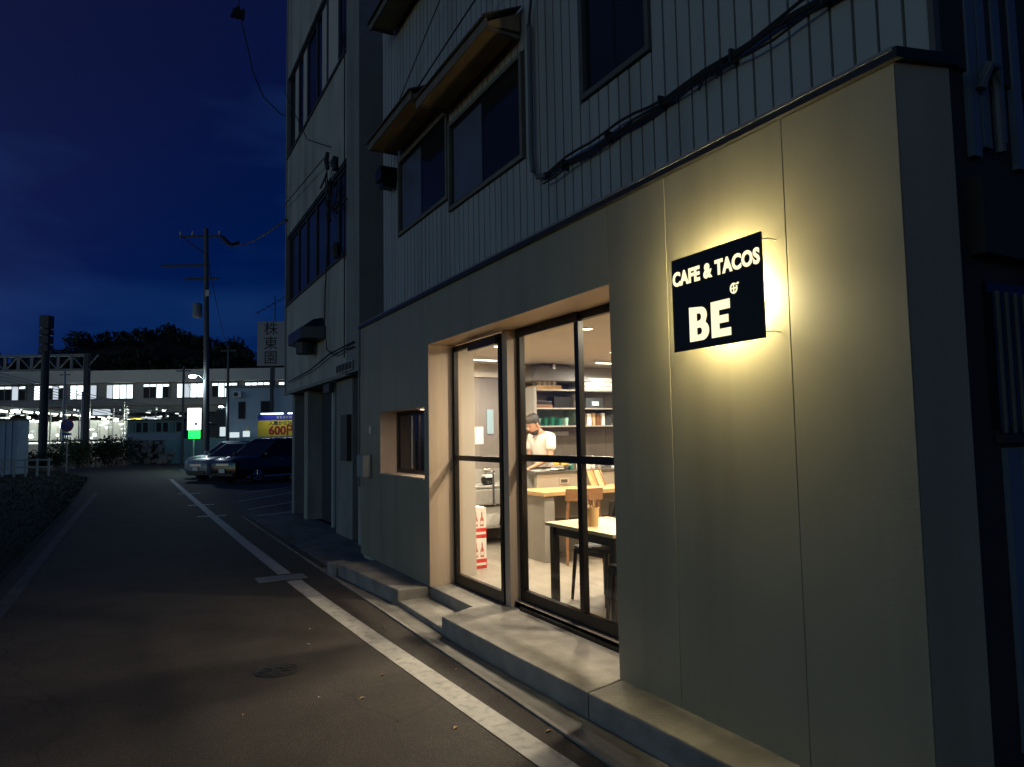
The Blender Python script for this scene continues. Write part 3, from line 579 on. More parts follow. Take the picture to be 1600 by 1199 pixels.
def chair(name, label, loc, rz, wood, seatm, group, back=.80):
    c = thing(name, label, 'chair', loc, rz, group, local=True)
    MB().prism([(-.21,-.20),(.21,-.22),(.22,.19),(.12,.22),(-.12,.22),(-.22,.19)],.425,.455).build('seat', seatm, c, bevel=.012)
    for sx in (-1,1):
        MB().tube([(sx*.19,.19,.425),(sx*.21,.225,0)],[.019,.013],8).build('leg', wood, c, smooth=True)
        MB().tube([(sx*.215,-.25,0),(sx*.19,-.20,.44),(sx*.185,-.225,.62),(sx*.17,-.27,back)],[.013,.020,.018,.013],8).build('leg', wood, c, smooth=True)
    rs = []
    for i in range(9):
        a = -1+i/4; x = a*.22; y = -.245-.05*(1-a*a); rs.append([(x,y-.012,back-.13),(x,y+.012,back-.13),(x,y-.004,back),(x,y-.022,back)])
    MB().loft(rs).build('backrest', wood, c, smooth=True)
    for sx in (-1,1): B(sx*.2-.012,sx*.2+.012,-.2,.2,.385,.424).build('seat_rail', wood, c)
    B(-.19,.19,.17,.195,.385,.424).build('seat_rail', wood, c); B(-.19,.19,-.21,-.185,.385,.424).build('seat_rail', wood, c)
    return c
chair('dining_chair', 'black chair drawn up to the inner side of the pale table', (3.60,5.02,f), math.radians(90+8), K['darkwood'], K['seat'], 'black dining chairs')
chair('dining_chair', 'black chair half hidden at the near end of the pale table', (3.32,4.13,f), math.radians(4), K['darkwood'], K['seat'], 'black dining chairs')
cp = thing('utensil_cup', 'bamboo cup of utensils standing on the pale table', 'cup', (3.27,4.74,TZ))
MB().lathe([(.04,TZ+.0005),(.05,TZ+.15),(.046,TZ+.15),(.037,TZ+.006)],(3.27,4.74,0),16).build('cup', K['cup'], cp, smooth=True)
for k in range(7):
    a = k*.9; MB().tube([(3.27+.015*math.cos(a),4.74+.015*math.sin(a),TZ+.02),(3.27+.045*math.cos(a),4.74+.045*math.sin(a),TZ+.20+.02*(k%3))], .005, 6).build('chopstick', K['oak' if k%2 else 'walnut'], cp)
tag(B(3.28,3.33,4.84,4.90,TZ+.0005,TZ+.155).build('napkin_stand', K['paper'], bevel=.004), 'small white napkin stand beside the utensil cup', 'napkin stand')
# oak bar counter with raised kitchen counter behind
bc = thing('bar_counter', 'oak topped eating counter with grey end panel', 'counter', (5.2,7.0,f))
B(4.00,6.9,6.74,7.40,.93,.975).build('top', K['oak'], bc, bevel=.004)
B(4.03,4.16,6.78,7.38,f,.929).build('end_panel', K['greypanel'], bc, bevel=.003); B(4.162,6.9,7.30,7.38,f,.929).build('back_panel', K['greypanel'], bc)
kc = thing('kitchen_counter', 'raised grey kitchen counter with dark stone top', 'counter', (5.5,7.7,f))
B(4.30,6.9,7.402,7.46,f,1.13).build('front_panel', K['greypanel'], kc); B(4.50,6.9,7.462,8.02,f,1.128).build('cabinet', K['greypanel'], kc); MB().prism([(4.27,7.39),(6.92,7.39),(6.92,8.05),(4.50,8.05)],1.131,1.165).build('top', K['ctop'], kc, bevel=.003)
for x in (4.62,5.55): 
    q = B(x,x+.13,7.394,7.4015,1.01,1.075).build('socket', K['steel'], kc); B(x+.02,x+.11,7.391,7.3938,1.022,1.063).build('socket_face', K['ctop'], q)
for i, x in enumerate((4.40,5.12)):
    chair('counter_chair', ('brown wooden chair at the oak counter, nearer its end', 'brown wooden chair at the oak counter, deeper in the room')[i], (x,6.73,f), math.radians(-9+14*i), K['walnut'], K['seat'], 'wooden counter chairs', .82)
for i, x in enumerate((5.02,5.12)):
    mh = thing('menu_stand', ('slanted wooden menu holder on the oak counter, left one', 'slanted wooden menu holder on the oak counter, right one')[i], 'menu stand', (x,7.25,.976), group='menu holders')
    MB().add([(x-.05,7.22,.976),(x+.06,7.22,.976),(x+.07,7.33,1.16),(x-.04,7.33,1.16),(x-.05,7.235,.976),(x+.06,7.235,.976),(x+.07,7.345,1.16),(x-.04,7.345,1.16)],((0,1,2,3),(7,6,5,4),(0,4,5,1),(1,5,6,2),(2,6,7,3),(3,7,4,0))).build('board', K['oakpale' if i else 'oak'], mh)
    MB().tube([(x+.045,7.20,.977),(x+.01,7.30,1.20)], .009, 6).build('prop', K['walnut'], mh)
bo = thing('fruit_bowl', 'small steel bowl of yellow lemons on the kitchen counter', 'bowl', (4.78,7.6,1.166))
MB().lathe([(.04,1.166),(.10,1.21),(.12,1.235),(.115,1.236),(.03,1.175)],(4.78,7.6,0),18).build('bowl', K['steel'], bo, smooth=True)
for k in range(7):
    a = k*2.3; r = .07*(k>0); c = (4.78+r*math.cos(a),7.6+r*math.sin(a),1.245+.03*(k==0)+.008*(k%2))
    MB().lathe([(.002,-.036),(.02,-.03),(.033,-.01),(.033,.012),(.02,.03),(.002,.037)],c,12,Matrix.Rotation(1.3,4,'X')@Matrix.Rotation(a,4,'Z')).build('lemon', K['yellow'], bo, smooth=True)
for k, (x, y, h, r, m, l) in enumerate(((4.93,7.62,.14,.03,'greenglass','small green bottle beside the lemon bowl'),(5.0,7.7,.11,.028,'amber','small brown bottle behind the lemon bowl'),(5.30,7.66,.17,.03,'white','white squeeze bottle on the kitchen counter'),(5.42,7.7,.13,.035,'steel','small steel canister on the kitchen counter'),(5.9,7.65,.16,.03,'greenglass','green bottle at the right of the kitchen counter'))):
    tag(MB().lathe([(r,1.166),(r,1.166+h*.62),(r*.4,1.166+h*.8),(r*.4,1.166+h),(.001,1.166+h)],(x,y,0),14).build('bottle', K[m], smooth=True), l, 'bottle', 'bottles on the kitchen counter')
tr = thing('paper_stack', 'white papers and cloth spread on the kitchen counter', 'paper', (4.35,7.6,1.166))
for k in range(4): B(-.13,.13,-.09,.09,k*.006,k*.006+.005,Matrix.Translation((4.52+.06*k,7.60+.02*(k%2),1.1665))@Matrix.Rotation(.4*k,4,'Z')).build('sheet', K['paper'], tr)
tag(B(4.44,4.58,7.52,7.66,1.193,1.215).build('tray', K['black'], bevel=.004), 'small black tray lying on the white papers', 'tray')
for k, (x, y, h, rr_, m, l) in enumerate(((5.12,7.72,.10,.04,'white','white mug on the kitchen counter, left of three'),(5.20,7.62,.09,.04,'paper','white mug on the kitchen counter, middle of three'),(5.66,7.7,.10,.04,'white','white mug on the kitchen counter, right of three'),(5.78,7.6,.2,.028,'amber','tall brown bottle near the right socket'),(6.05,7.7,.22,.032,'greenglass','tall green bottle at the far right of the counter'))):
    tag(MB().lathe([(rr_*.8,1.1655),(rr_,1.166+h*.7),(rr_*(.9 if k < 3 else .4),1.166+h),(rr_*(.8 if k < 3 else .3),1.166+h),(rr_*.6,1.18)],(x,y,0),14).build('mug' if k < 3 else 'bottle', K[m], smooth=True), l, 'mug' if k < 3 else 'bottle', 'cups and bottles on the counter')
for k, (x, l) in enumerate(((4.98,'stack of white plates on the counter, nearer one'),(5.52,'stack of white plates on the counter, farther one'))):
    t = thing('plate_stack', l, 'plates', (x,7.85,1.166), group='plate stacks')
    for j in range(6): MB().lathe([(.05,1.1655+j*.014),(.09,1.177+j*.014),(.088,1.179+j*.014),(.045,1.170+j*.014)],(x,7.85,0),16).build('plate', K['white'], t, smooth=True)
t = thing('rail_utensils', 'row of utensils hanging under the wall shelf', 'utensils', (5.2,8.6,1.5)); MB().tube([(4.95,8.80,1.66),(5.38,8.80,1.66)], .006, 6).build('rail', K['steel'], t)
for k in range(6): MB().tube([(4.98+k*.07,8.79,1.655),(4.98+k*.07,8.785,1.50+.02*(k%3))], [.004,.014], 6).build('utensil', K['steel' if k%2 else 'walnut'], t)
tag(B(4.10,4.28,8.822,8.834,1.50,1.74).build('memo_sheet', K['paper']), 'white memo sheet on the stone wall left of the blue notice', 'notice')
# wall shelf over the kitchen
sh = thing('wall_shelf', 'open grey wall shelf of crockery and boxes on the far wall', 'shelf', (5.6,8.6,1.74))
B(4.86,4.90,8.40,8.834,1.70,2.28).build('side_panel', K['greypanel'], sh)
for z in (1.74,1.99,2.25): B(4.901,6.9,8.42,8.834,z-.018,z).build('shelf_board', K['steel' if z<2 else 'greypanel'], sh)
for x in (5.62,6.30): B(x,x+.03,8.43,8.834,1.741,1.971).build('divider', K['greypanel'], sh); 
B(5.62,5.65,8.43,8.834,1.991,2.231).build('divider', K['greypanel'], sh)
B(4.93,5.60,8.424,8.430,1.76,1.97).build('glass_front', K['thinglass'], sh)
GI = [0]
def item(name, cat, x0, x1, z, h, m, lab, y=8.55, d=.2, bev=.004):
    o = B(x0,x1,y,y+d,z+.0005,z+h).build(name, K[m], bevel=bev); return tag(o, lab, cat, 'things on the wall shelf')
item('tray','tray',4.95,5.25,1.99,.05,'amber','flat brown tray on the upper shelf, under a dark one'); item('tray','tray',4.96,5.24,2.041,.05,'black','dark tray stacked on the brown tray')
item('crate','crate',5.28,5.58,1.99,.17,'black','black crate on the upper shelf'); item('crate','crate',5.82,6.12,1.99,.15,'steeldark','dark box with pale label on the upper shelf')
item('label_card','card',5.92,6.04,2.03,.06,'paper','pale label card leaning on the dark box',8.535,.012,.001)
item('carton','carton',5.68,5.77,1.99,.21,'paper','tall pale carton on the upper shelf')
for i, (x, wd, h, m) in enumerate(((5.68,.05,.17,'paper'),(5.75,.05,.18,'amber'),(5.82,.07,.17,'paper'),(5.91,.05,.18,'kraft'),(5.98,.08,.16,'amber'),(6.08,.05,.18,'paper'),(6.15,.09,.15,'steeldark'))):
    o = B(x,x+wd,8.52,8.70,1.7405,1.74+h).build('binder', K[m], bevel=.003); tag(o, ('thin white book at the left end of the shelf row','narrow brown book second in the shelf row','thick white book third in the shelf row','tan book in the middle of the shelf row','thick brown book right of the tan one','thin white book right of the thick brown one','thick dark book at the right end of the shelf row')[i], 'book', 'books on the lower shelf')
for i in range(10):
    x = 4.98+(i%5)*.115; y = 8.50+(i//5)*.11; m = 'greenglass' if i%5 in (1,2,3) else 'white'
    tag(MB().lathe([(.026,1.7405),(.034,1.84+.012*(i%3)),(.030,1.84+.012*(i%3)),(.023,1.75)],(x,y,0),12).build('tumbler', K[m], smooth=True), ('green tumbler' if m=='greenglass' else 'white cup')+' behind the shelf glass, '+('front','back')[i//5]+' row, '+('leftmost','second from left','middle','second from right','rightmost')[i%5], 'cup', 'cups behind the shelf glass')
bk = thing('basket', 'wire basket of white rolls on top of the shelf', 'basket', (5.15,8.6,2.25)); B(4.95,5.35,8.46,8.76,2.2505,2.31).build('tray', K['oak'], bk, bevel=.006)
for k in range(8): MB().lathe([(.002,-.045),(.03,-.04),(.04,0),(.03,.04),(.002,.045)],(5.0+.08*(k%4)+.02,8.53+.12*(k//4),2.345),12).build('roll', K['paper'], bk, smooth=True)
st = thing('white_sacks', 'white packages piled on top of the shelf', 'package', (6.1,8.6,2.25))
for k in range(3): B(5.66+.02*k,6.5-.05*k,8.46,8.8,2.2505+.062*k,2.31+.062*k).build('package', K['paper'], st, bevel=.02)
eh = thing('exhaust_hood', 'stainless exhaust hood under the kitchen ceiling', 'hood', (5.2,8.3,2.3))
MB().loft([[(4.75,8.25,2.36),(5.75,8.25,2.36),(5.75,8.82,2.36),(4.75,8.82,2.36)],[(5.0,8.5,2.60),(5.5,8.5,2.60),(5.5,8.82,2.60),(5.0,8.82,2.60)]]).build('canopy', K['hoodsteel'], eh)
B(5.2,5.24,8.44,8.48,2.36,2.61).build('rod', K['steel'], eh)
tag(B(4.55,4.66,8.815,8.834,1.62,1.98).build('paper_bags', K['kraft'], bevel=.004), 'tan paper bags hanging on the wall beside the shelf', 'paper bag')
tag(B(4.66,4.75,8.812,8.834,1.66,1.98).build('pale_board', K['oakpale'], bevel=.004), 'pale cutting board hanging beside the tan bags', 'board')
tag(B(4.34,4.44,8.818,8.834,1.64,1.98).build('notice', K['bluepaper']), 'pale blue notice on the stone wall', 'notice')
tag(B(5.42,5.68,8.815,8.834,1.60,1.66).build('paper_towel_box', K['white'], bevel=.005), 'white towel dispenser under the shelf', 'dispenser')
# sink unit
sk_ = thing('sink_unit', 'stainless sink unit against the far wall', 'sink', (3.75,8.5,f))
B(3.25,4.55,8.22,8.83,.94,.97).build('top', K['steel'], sk_, bevel=.004); B(3.25,4.55,8.23,8.82,.72,.939).build('basin', K['steel'], sk_, bevel=.03, seg=3); B(3.25,4.55,8.80,8.834,.971,1.16).build('splash_back', K['steel'], sk_)
for x in (3.28,4.48): 
    for y in (8.27,8.76): MB().tube([(x+.02,y,f),(x+.02,y,.72)], .018, 8).build('leg', K['steel'], sk_)
B(3.27,4.53,8.26,8.80,.42,.445).build('under_shelf', K['steel'], sk_)
for x in (3.98,4.30):
    q = MB().tube([(x,8.78,1.12),(x,8.70,1.13),(x,8.64,1.13),(x,8.56,1.10),(x,8.55,1.05)], .012, 8).build('tap', K['steel'], sk_, smooth=True)
    MB().tube([(x-.05,8.78,1.15),(x+.05,8.78,1.15)], .014, 8).build('tap_handle', K['steel'], q)
pt = thing('pot', 'small steel pot on the sink', 'pot', (4.14,8.42,.97)); MB().lathe([(.06,.9705),(.085,1.0),(.09,1.06),(.085,1.06),(.05,.985)],(4.14,8.42,0),18).build('body', K['black'], pt, smooth=True); B(4.08,4.2,8.36,8.48,1.06,1.10).build('cloth', K['paper'], pt, bevel=.015)
tag(MB().loft([[(4.02,8.34,.4455),(4.26,8.34,.4455),(4.26,8.66,.4455),(4.02,8.66,.4455)],[(3.99,8.31,.69),(4.29,8.31,.69),(4.29,8.69,.69),(3.99,8.69,.69)]]).build('storage_bin', K['white'], bevel=.008), 'white plastic bin under the sink', 'bin')
tag(B(4.31,4.5,8.35,8.65,.4455,.63).build('small_crate', K['paleblue_sheet'], bevel=.006), 'pale crate under the sink beside the white bin', 'crate')
tag(B(3.80,3.97,8.36,8.6,.4455,.72).build('kraft_bag', K['kraft'], bevel=.015), 'brown paper bag under the sink', 'bag')
for k, z in enumerate((f, f+.325)):
    q = thing('drink_carton', ('red and white drink carton standing on the cafe floor','red and white drink carton stacked on the other one')[k], 'carton', (3.28,6.98,z), group='stacked drink cartons')
    B(3.20,3.37,6.90,7.10,z+.0005,z+.10).build('red_base', K['red'], q, bevel=.003); B(3.202,3.368,6.902,7.098,z+.1005,z+.32).build('white_body', K['paper'], q, bevel=.003)
    for i in range(2):
        x = 3.225+i*.07; MB().add([(x,6.8995,z+.12),(x+.042,6.8995,z+.12),(x+.042,6.8995,z+.19),(x+.028,6.8995,z+.225),(x+.027,6.8995,z+.27),(x+.015,6.8995,z+.27),(x+.014,6.8995,z+.225),(x,6.8995,z+.19)],[(0,1,2,3,4,5,6,7)]).build('bottle_print', K['pinkprint'], q); B(x+.004,x+.038,6.898,6.8994,z+.14,z+.175).build('bottle_label', K['paper'], q)
    B(3.21,3.36,6.897,6.8995,z+.035,z+.06).build('carton_band', K['paper'], q)
# ---- the cook
def skin(name, verts, edges, radii, m, parent, root=0, sub=2):
    me = bpy.data.meshes.new(name); bm = bmesh.new(); lay = bm.verts.layers.skin.verify(); vl = [bm.verts.new(v) for v in verts]
    for a, b in edges: bm.edges.new((vl[a], vl[b]))
    for i, v in enumerate(vl):
        r = radii[i]; v[lay].radius = r if isinstance(r, tuple) else (r, r); v[lay].use_root = (i == root)
    bm.to_mesh(me); bm.free(); o = bpy.data.objects.new(name, me); COL.objects.link(o)
    o.modifiers.new('s','SKIN').use_smooth_shade = True; sb = o.modifiers.new('u','SUBSURF'); sb.levels = sub; sb.render_levels = sub
    bpy.context.view_layer.update(); me2 = bpy.data.meshes.new_from_object(o.evaluated_get(bpy.context.evaluated_depsgraph_get())); bpy.data.objects.remove(o)
    me2.materials.clear(); me2.materials.append(m)
    for p in me2.polygons: p.use_smooth = True
    o = bpy.data.objects.new(name, me2); COL.objects.link(o); o.parent = parent; return o
# local frame: faces +Y, stands at the origin
PX, PY = 5.07, 8.32
ps = thing('person', 'man in a white t-shirt working behind the kitchen counter', 'person', (PX,PY,f), math.radians(98), local=True); ps.rotation_euler.x = math.radians(-7)
V = [(0,0,.92),(0,0,1.10),(0,.01,1.28),(0,.0,1.40),(0,.03,1.47),(0,.05,1.53)]; E_ = [(0,1),(1,2),(2,3),(3,4),(4,5)]; Rr = [(.15,.11),(.14,.10),(.16,.11),(.13,.08),(.055,.055),(.055,.06)]
def addv(p, r, link): V.append(p); Rr.append(r); E_.append((link, len(V)-1)); return len(V)-1
for s in (-1,1):
    h = addv((s*.10,0,.86),.095,0); k_ = addv((s*.105,.03,.50),.062,h); a_ = addv((s*.105,-.02,.09),.042,k_); addv((s*.11,.13,.035),.035,a_)
    sh_ = addv((s*.18,0,1.385),.06,3); el = addv((s*.23,.06,1.13),.044,sh_); wr = addv((s*.17,.28,1.05),.030,el); pm = addv((s*.15,.35,1.04),(.040,.018),wr)
    for j in range(4):
        k1 = addv((s*(.15+(.03-.02*j)),.395-.004*j,1.035),.010,pm); k2 = addv((s*(.15+(.034-.022*j)),.425-.006*abs(j-1),1.02),.009,k1); addv((s*(.15+(.034-.022*j)),.437,1.0),.008,k2)
    t1 = addv((s*.11,.345,1.03),.011,wr); addv((s*.10,.385,1.015),.009,t1)
skin('body', V, E_, Rr, K['skin'], ps, 0, 1)
# head as its own shaped loft merged visually with the neck
def head_ring(z, rx, yf, yb, n=16): return [(rx*math.cos(2*math.pi*i/n), ((yf if math.sin(2*math.pi*i/n)>0 else yb)*abs(math.sin(2*math.pi*i/n))*(1 if math.sin(2*math.pi*i/n)>0 else -1))+.06, z) for i in range(n)]
hz = 1.50
MB().loft([head_ring(hz-.02,.035,.05,.04),head_ring(hz,.048,.085,.06),head_ring(hz+.03,.062,.098,.075),head_ring(hz+.075,.070,.100,.092),head_ring(hz+.12,.074,.096,.100),head_ring(hz+.165,.072,.092,.100),head_ring(hz+.20,.058,.070,.085),head_ring(hz+.222,.03,.035,.045)]).build('head', K['skin'], ps, smooth=True)
hd = bpy.data.objects['head']
MB().loft([[(-.012,.15,hz+.12),(.012,.15,hz+.12),(.012,.152,hz+.118),(-.012,.152,hz+.118)],[(-.017,.148,hz+.07),(.017,.148,hz+.07),(.012,.182,hz+.068),(-.012,.182,hz+.068)],[(-.012,.15,hz+.058),(.012,.15,hz+.058),(.01,.16,hz+.058),(-.01,.16,hz+.058)]]).build('nose', K['skin'], hd, smooth=True)
for s in (-1,1):
    MB().lathe([(.002,-.006),(.011,-.003),(.011,.003),(.002,.006)],(s*.03,.148,hz+.11),10,Matrix.Rotation(math.pi/2,4,'X')).build('eye', K['black'], hd, smooth=True)
    MB().lathe([(.004,-.012),(.022,-.008),(.026,.006),(.014,.01)],(s*.076,.055,hz+.085),10,Matrix.Rotation(math.pi/2,4,'Y')@Matrix.Diagonal((1.4,.8,1,1))).build('ear', K['skin'], hd, smooth=True)
MB().loft([[(-.022,.150,hz+.036),(.022,.150,hz+.036),(.018,.160,hz+.034),(-.018,.160,hz+.034)],[(-.02,.150,hz+.026),(.02,.150,hz+.026),(.016,.159,hz+.027),(-.016,.159,hz+.027)]]).build('mouth', K['redink'], hd)
MB().loft([head_ring(hz-.035,.03,.07,.01),head_ring(hz-.005,.054,.098,.02),head_ring(hz+.022,.066,.108,.0)]).build('beard', K['hair'], ps, smooth=True)
def cap_ring(z, rx, yf, yb): return head_ring(z, rx, yf, yb)
MB().loft([[(x,y-.022 if y>.06 else y,z) for x,y,z in cap_ring(hz+.06,.073,.012,.104)],[(x,y,z) for x,y,z in cap_ring(hz+.11,.081,.04,.112)],cap_ring(hz+.15,.085,.098,.116),cap_ring(hz+.19,.080,.108,.112),cap_ring(hz+.225,.062,.085,.092),cap_ring(hz+.238,.03,.04,.05)]).build('hair', K['hair'], ps, smooth=True)
hb = MB(); rh = random.Random(2)
for _ in range(420):
    a = rh.uniform(0,6.28); e_ = rh.uniform(.05,1.5); d = Vector((math.cos(a)*math.cos(e_), math.sin(a)*math.cos(e_), math.sin(e_)))
    if d.y > .45 and e_ < .75: continue
    p = Vector((d.x*.080, .055+d.y*.108, hz+.125+d.z*.108)); q = p+d*.018+Vector((rh.uniform(-.012,.012),rh.uniform(-.012,.012),rh.uniform(-.012,.008))); sd = d.cross(Vector((rh.gauss(0,1),rh.gauss(0,1),rh.gauss(0,1)))).normalized()*.006
    hb.add([p-sd,p+sd,q],((0,1,2),))
hb.build('hair', K['hair'], ps)
HP = Vector((0,.05,1.49))
for h_ in [c for c in ps.children if c.name.split('.')[0] in ('head','hair','beard')]:
    h_.matrix_local = Matrix.Translation(HP+Vector((0,.015,-.005)))@Matrix.Rotation(math.radians(-20),4,'X')@Matrix.Translation(-HP)
V = [(0,0,.90),(0,0,1.10),(0,.012,1.28),(0,.0,1.405),(0,.02,1.44)]; E_ = [(0,1),(1,2),(2,3),(3,4)]; Rr = [(.175,.135),(.165,.125),(.185,.135),(.145,.10),(.072,.072)]
for s in (-1,1): a = addv((s*.19,0,1.395),.078,3); addv((s*.235,.045,1.20),.072,a)
skin('shirt', V, E_, Rr, K['shirt'], ps, 0, 2)
V = [(0,0,.95)]; E_ = []; Rr = [(.17,.13)]
for s in (-1,1): a = addv((s*.10,0,.85),.11,0); b = addv((s*.105,.03,.50),.08,a); addv((s*.105,-.01,.08),.065,b)
skin('trousers', V, E_, Rr, K['trousers'], ps, 0, 1)
# ================================================================== PARKING LOT: CARS
def ringc(x, hw, z0, z1, zb, tum=.86, n=3):
    # closed cross section of a car body at station x: sill, flank, shoulder, bonnet line
    return [(x,-hw*.93,z0),(x,-hw,z0+.12),(x,-hw,(z0+z1)*.5),(x,-hw*.97,z1-.04),(x,-hw*.9,z1),(x,-hw*.45,zb),(x,hw*.45,zb),(x,hw*.9,z1),(x,hw*.97,z1-.04),(x,hw,(z0+z1)*.5),(x,hw,z0+.12),(x,hw*.93,z0)]
def car(label, loc, rz, paint, L, W, H, hood, belt, ws, group):
    # local frame: nose to +X, wheels on z = 0
    c = thing('parked_car', label, 'car', loc, rz, group, local=True); h = W/2; a = L/2
    st = [(-a,.80,.42,belt-.18),(-a+.06,.95,.30,belt-.04),(-a+.4,1,.22,belt),(a-ws-.2,1,.20,belt),(a-ws+.15,1,.20,belt-.02),(a-.55,.98,.20,hood),(a-.20,.92,.22,hood-.07),(a-.03,.80,.28,hood-.16),(a,.70,.36,hood-.26)]
    MB().loft([ringc(x, h*wf, z0, z1, z1+.03) for x, wf, z0, z1 in st]).build('body', paint, c, smooth=True)
    # greenhouse: glass band and roof
    def gr(x0, x1, y, z): return [(x0,-y,z),(x1,-y,z),(x1,y,z),(x0,y,z)]
    xb, xf = -a+.10, a-ws+.12
    lo = gr(xb,xf,h*.90,belt-.02); hi = gr(xb+.25,xf-.95*(H-belt)/.7,h*.76,H-.06)
    MB().loft([lo,hi]).build('window_glass', K['darkglass'], c)
    r0 = gr(xb+.22,xf-.95*(H-belt)/.7+.05,h*.775,H-.075); r1 = gr(xb+.26,xf-.95*(H-belt)/.7-.05,h*.74,H-.02); r2 = gr(xb+.5,xf-.95*(H-belt)/.7-.3,h*.58,H)
    MB().loft([r0,r1,r2]).build('roof', paint, c, smooth=True)
    for s in (-1,1):
        # pillars
        for t0, t1 in ((0,0),(.36,.40),(.70,.72),(1,1)):
            p0 = Vector(lo[0]).lerp(Vector(lo[1]), t0); p1 = Vector(hi[0]).lerp(Vector(hi[1]), t1); p0.y = s*abs(p0.y)*1.004; p1.y = s*abs(p1.y)*1.004
            MB().tube([p0,p1], .035, 6).build('pillar', paint, c)
        for x in (-a+.80, a-.88):
            wl = MB().lathe([(.20,-.10),(.30,-.10),(.325,-.07),(.325,.07),(.30,.10),(.20,.10)],(x,s*(h-.09),.325),24,Matrix.Rotation(math.pi/2,4,'X')).build('wheel', K['tyre'], c, smooth=True)
            rm = MB(); yy = s*(h-.09+.085)
            for k in range(5):
                q = k*2*math.pi/5+.3; rm.tube([(x,yy,.325),(x+.19*math.cos(q),yy,.325+.19*math.sin(q))],[.04,.028],6)
            rm.lathe([(.175,-.02),(.205,-.02),(.205,.02),(.175,.02),(.175,-.02)],(x,yy,.325),24,Matrix.Rotation(math.pi/2,4,'X'),False); rm.build('rim', K['rim'], wl)
        MB().loft([[(a-.40,s*h*.88,hood-.10),(a-.14,s*h*.80,hood-.16),(a-.14,s*h*.80,hood-.27),(a-.40,s*h*.93,hood-.22)],[(a-.36,s*h*.70,hood-.06),(a-.06,s*h*.50,hood-.15),(a-.02,s*h*.52,hood-.27),(a-.30,s*h*.72,hood-.22)]]).build('headlight', K['lampglass'], c, smooth=True)
        B(xf-.28,xf-.12,s*(h+.06)-.07,s*(h+.06)+.07,belt+.02,belt+.15).build('mirror', paint, c, bevel=.025, seg=2)
        for x in (.15,-.95): B(x,x+.18,s*(h+.008)-.01,s*(h+.008)+.01,belt-.16,belt-.13).build('door_handle', K['rim'], c)
        B(-a+.3,a-.4,s*(h-.01)-.006,s*(h-.01)+.012,.24,.30).build('side_trim', K['rim'], c)
    B(a-.02,a+.02,-h*.42,h*.42,hood-.30,hood-.20).build('grille', K['rim'], c, bevel=.01); B(a-.06,a+.03,-h*.7,h*.7,.30,.42).build('bumper', K['black'], c, bevel=.02)
    B(a+.021,a+.035,-.165,.165,.43,.58).build('number_plate', K['white'], c)
    return c
DR = math.atan2(-.52,-.855)
car('black minivan with alloy wheels parked nearest in the lot', (4.85,29.35,0), DR, K['carblack'], 4.5,1.72,1.70,.98,1.02,1.2,'cars parked in the lot')
car('silver small car with its bonnet towards the street', (4.0,32.35,0), DR, K['carsilver'], 4.1,1.68,1.56,.90,.95,1.25,'cars parked in the lot')
car('pale van behind the two darker parked cars', (4.3,35.4,0), DR, K['carwhite'], 4.5,1.7,1.62,.95,1.0,1.2,'cars parked in the lot')
# ================================================================== THINGS ALONG THE RAILWAY END OF THE STREET
def rthing(name, label, cat, px, v, z=0, group=None, rz=0):
    u, _ = uz(px, 690, v); return thing(name, label, cat, rail(u, v, z), RAIL_RZ+rz, group, local=True)
def rz_(px, py, v): return uz(px, py, v)[1]
# utility pole with crossarms, transformer and street lamp
pl = rthing('utility_pole', 'tall concrete utility pole with crossarms and lamp', 'utility pole', 323, 40)
MB().tube([(0,0,0),(-.1,0,7),(-.22,0,13.9)],[.17,.15,.12],14).build('pole', K['pole'], pl, smooth=True)
for z, x0, x1 in ((13.4,-1.6,.9),(11.7,-2.6,.2),(10.9,-1.2,.7)): B(x0-.2,x1-.2,-.06,.06,z,z+.11).build('crossarm', K['steeldark'], pl)
for x in (-1.7,-1.0,.55): MB().lathe([(.03,13.5),(.07,13.56),(.04,13.62),(.07,13.68),(.03,13.76)],(x,0,0),10).build('insulator', K['white'], pl, smooth=True)
MB().tube([(-1.6,0,13.45),(-.25,0,12.4)], .035, 6).build('brace', K['steeldark'], pl); MB().tube([(.7,0,13.4),(1.1,.3,13.0),(1.5,.5,13.2)], .12, 6).build('switch', K['steeldark'], pl)
MB().lathe([(.22,9.0),(.26,9.05),(.26,9.75),(.2,9.85)],(-.65,0,-.3),14).build('transformer', K['steelpaint'], pl, smooth=True)
B(-.1,.12,-.26,-.13,9.9,10.25).build('terminal_box', K['sheetwhite'], pl)
ar = MB().tube([(-.08,-.1,5.05),(-.35,-.25,5.32),(-.62,-.3,5.40)], .03, 8).build('lamp_arm', K['steelpaint'], pl, smooth=True)
MB().lathe([(.02,.05),(.10,.03),(.13,-.04),(.12,-.05),(.001,-.05)],(-.72,-.33,5.40),14).build('lamp_head', K['steelpaint'], pl, smooth=True); MB().lathe([(.13,-.052),(.19,-.09),(.16,-.18),(.001,-.22)],(-.72,-.33,5.40),14).build('lamp_lens', K['e_street'], pl, smooth=True)
lamp('street_light','POINT',(-.72,-.45,5.15),260,(.68,.88,1),.1,pl)
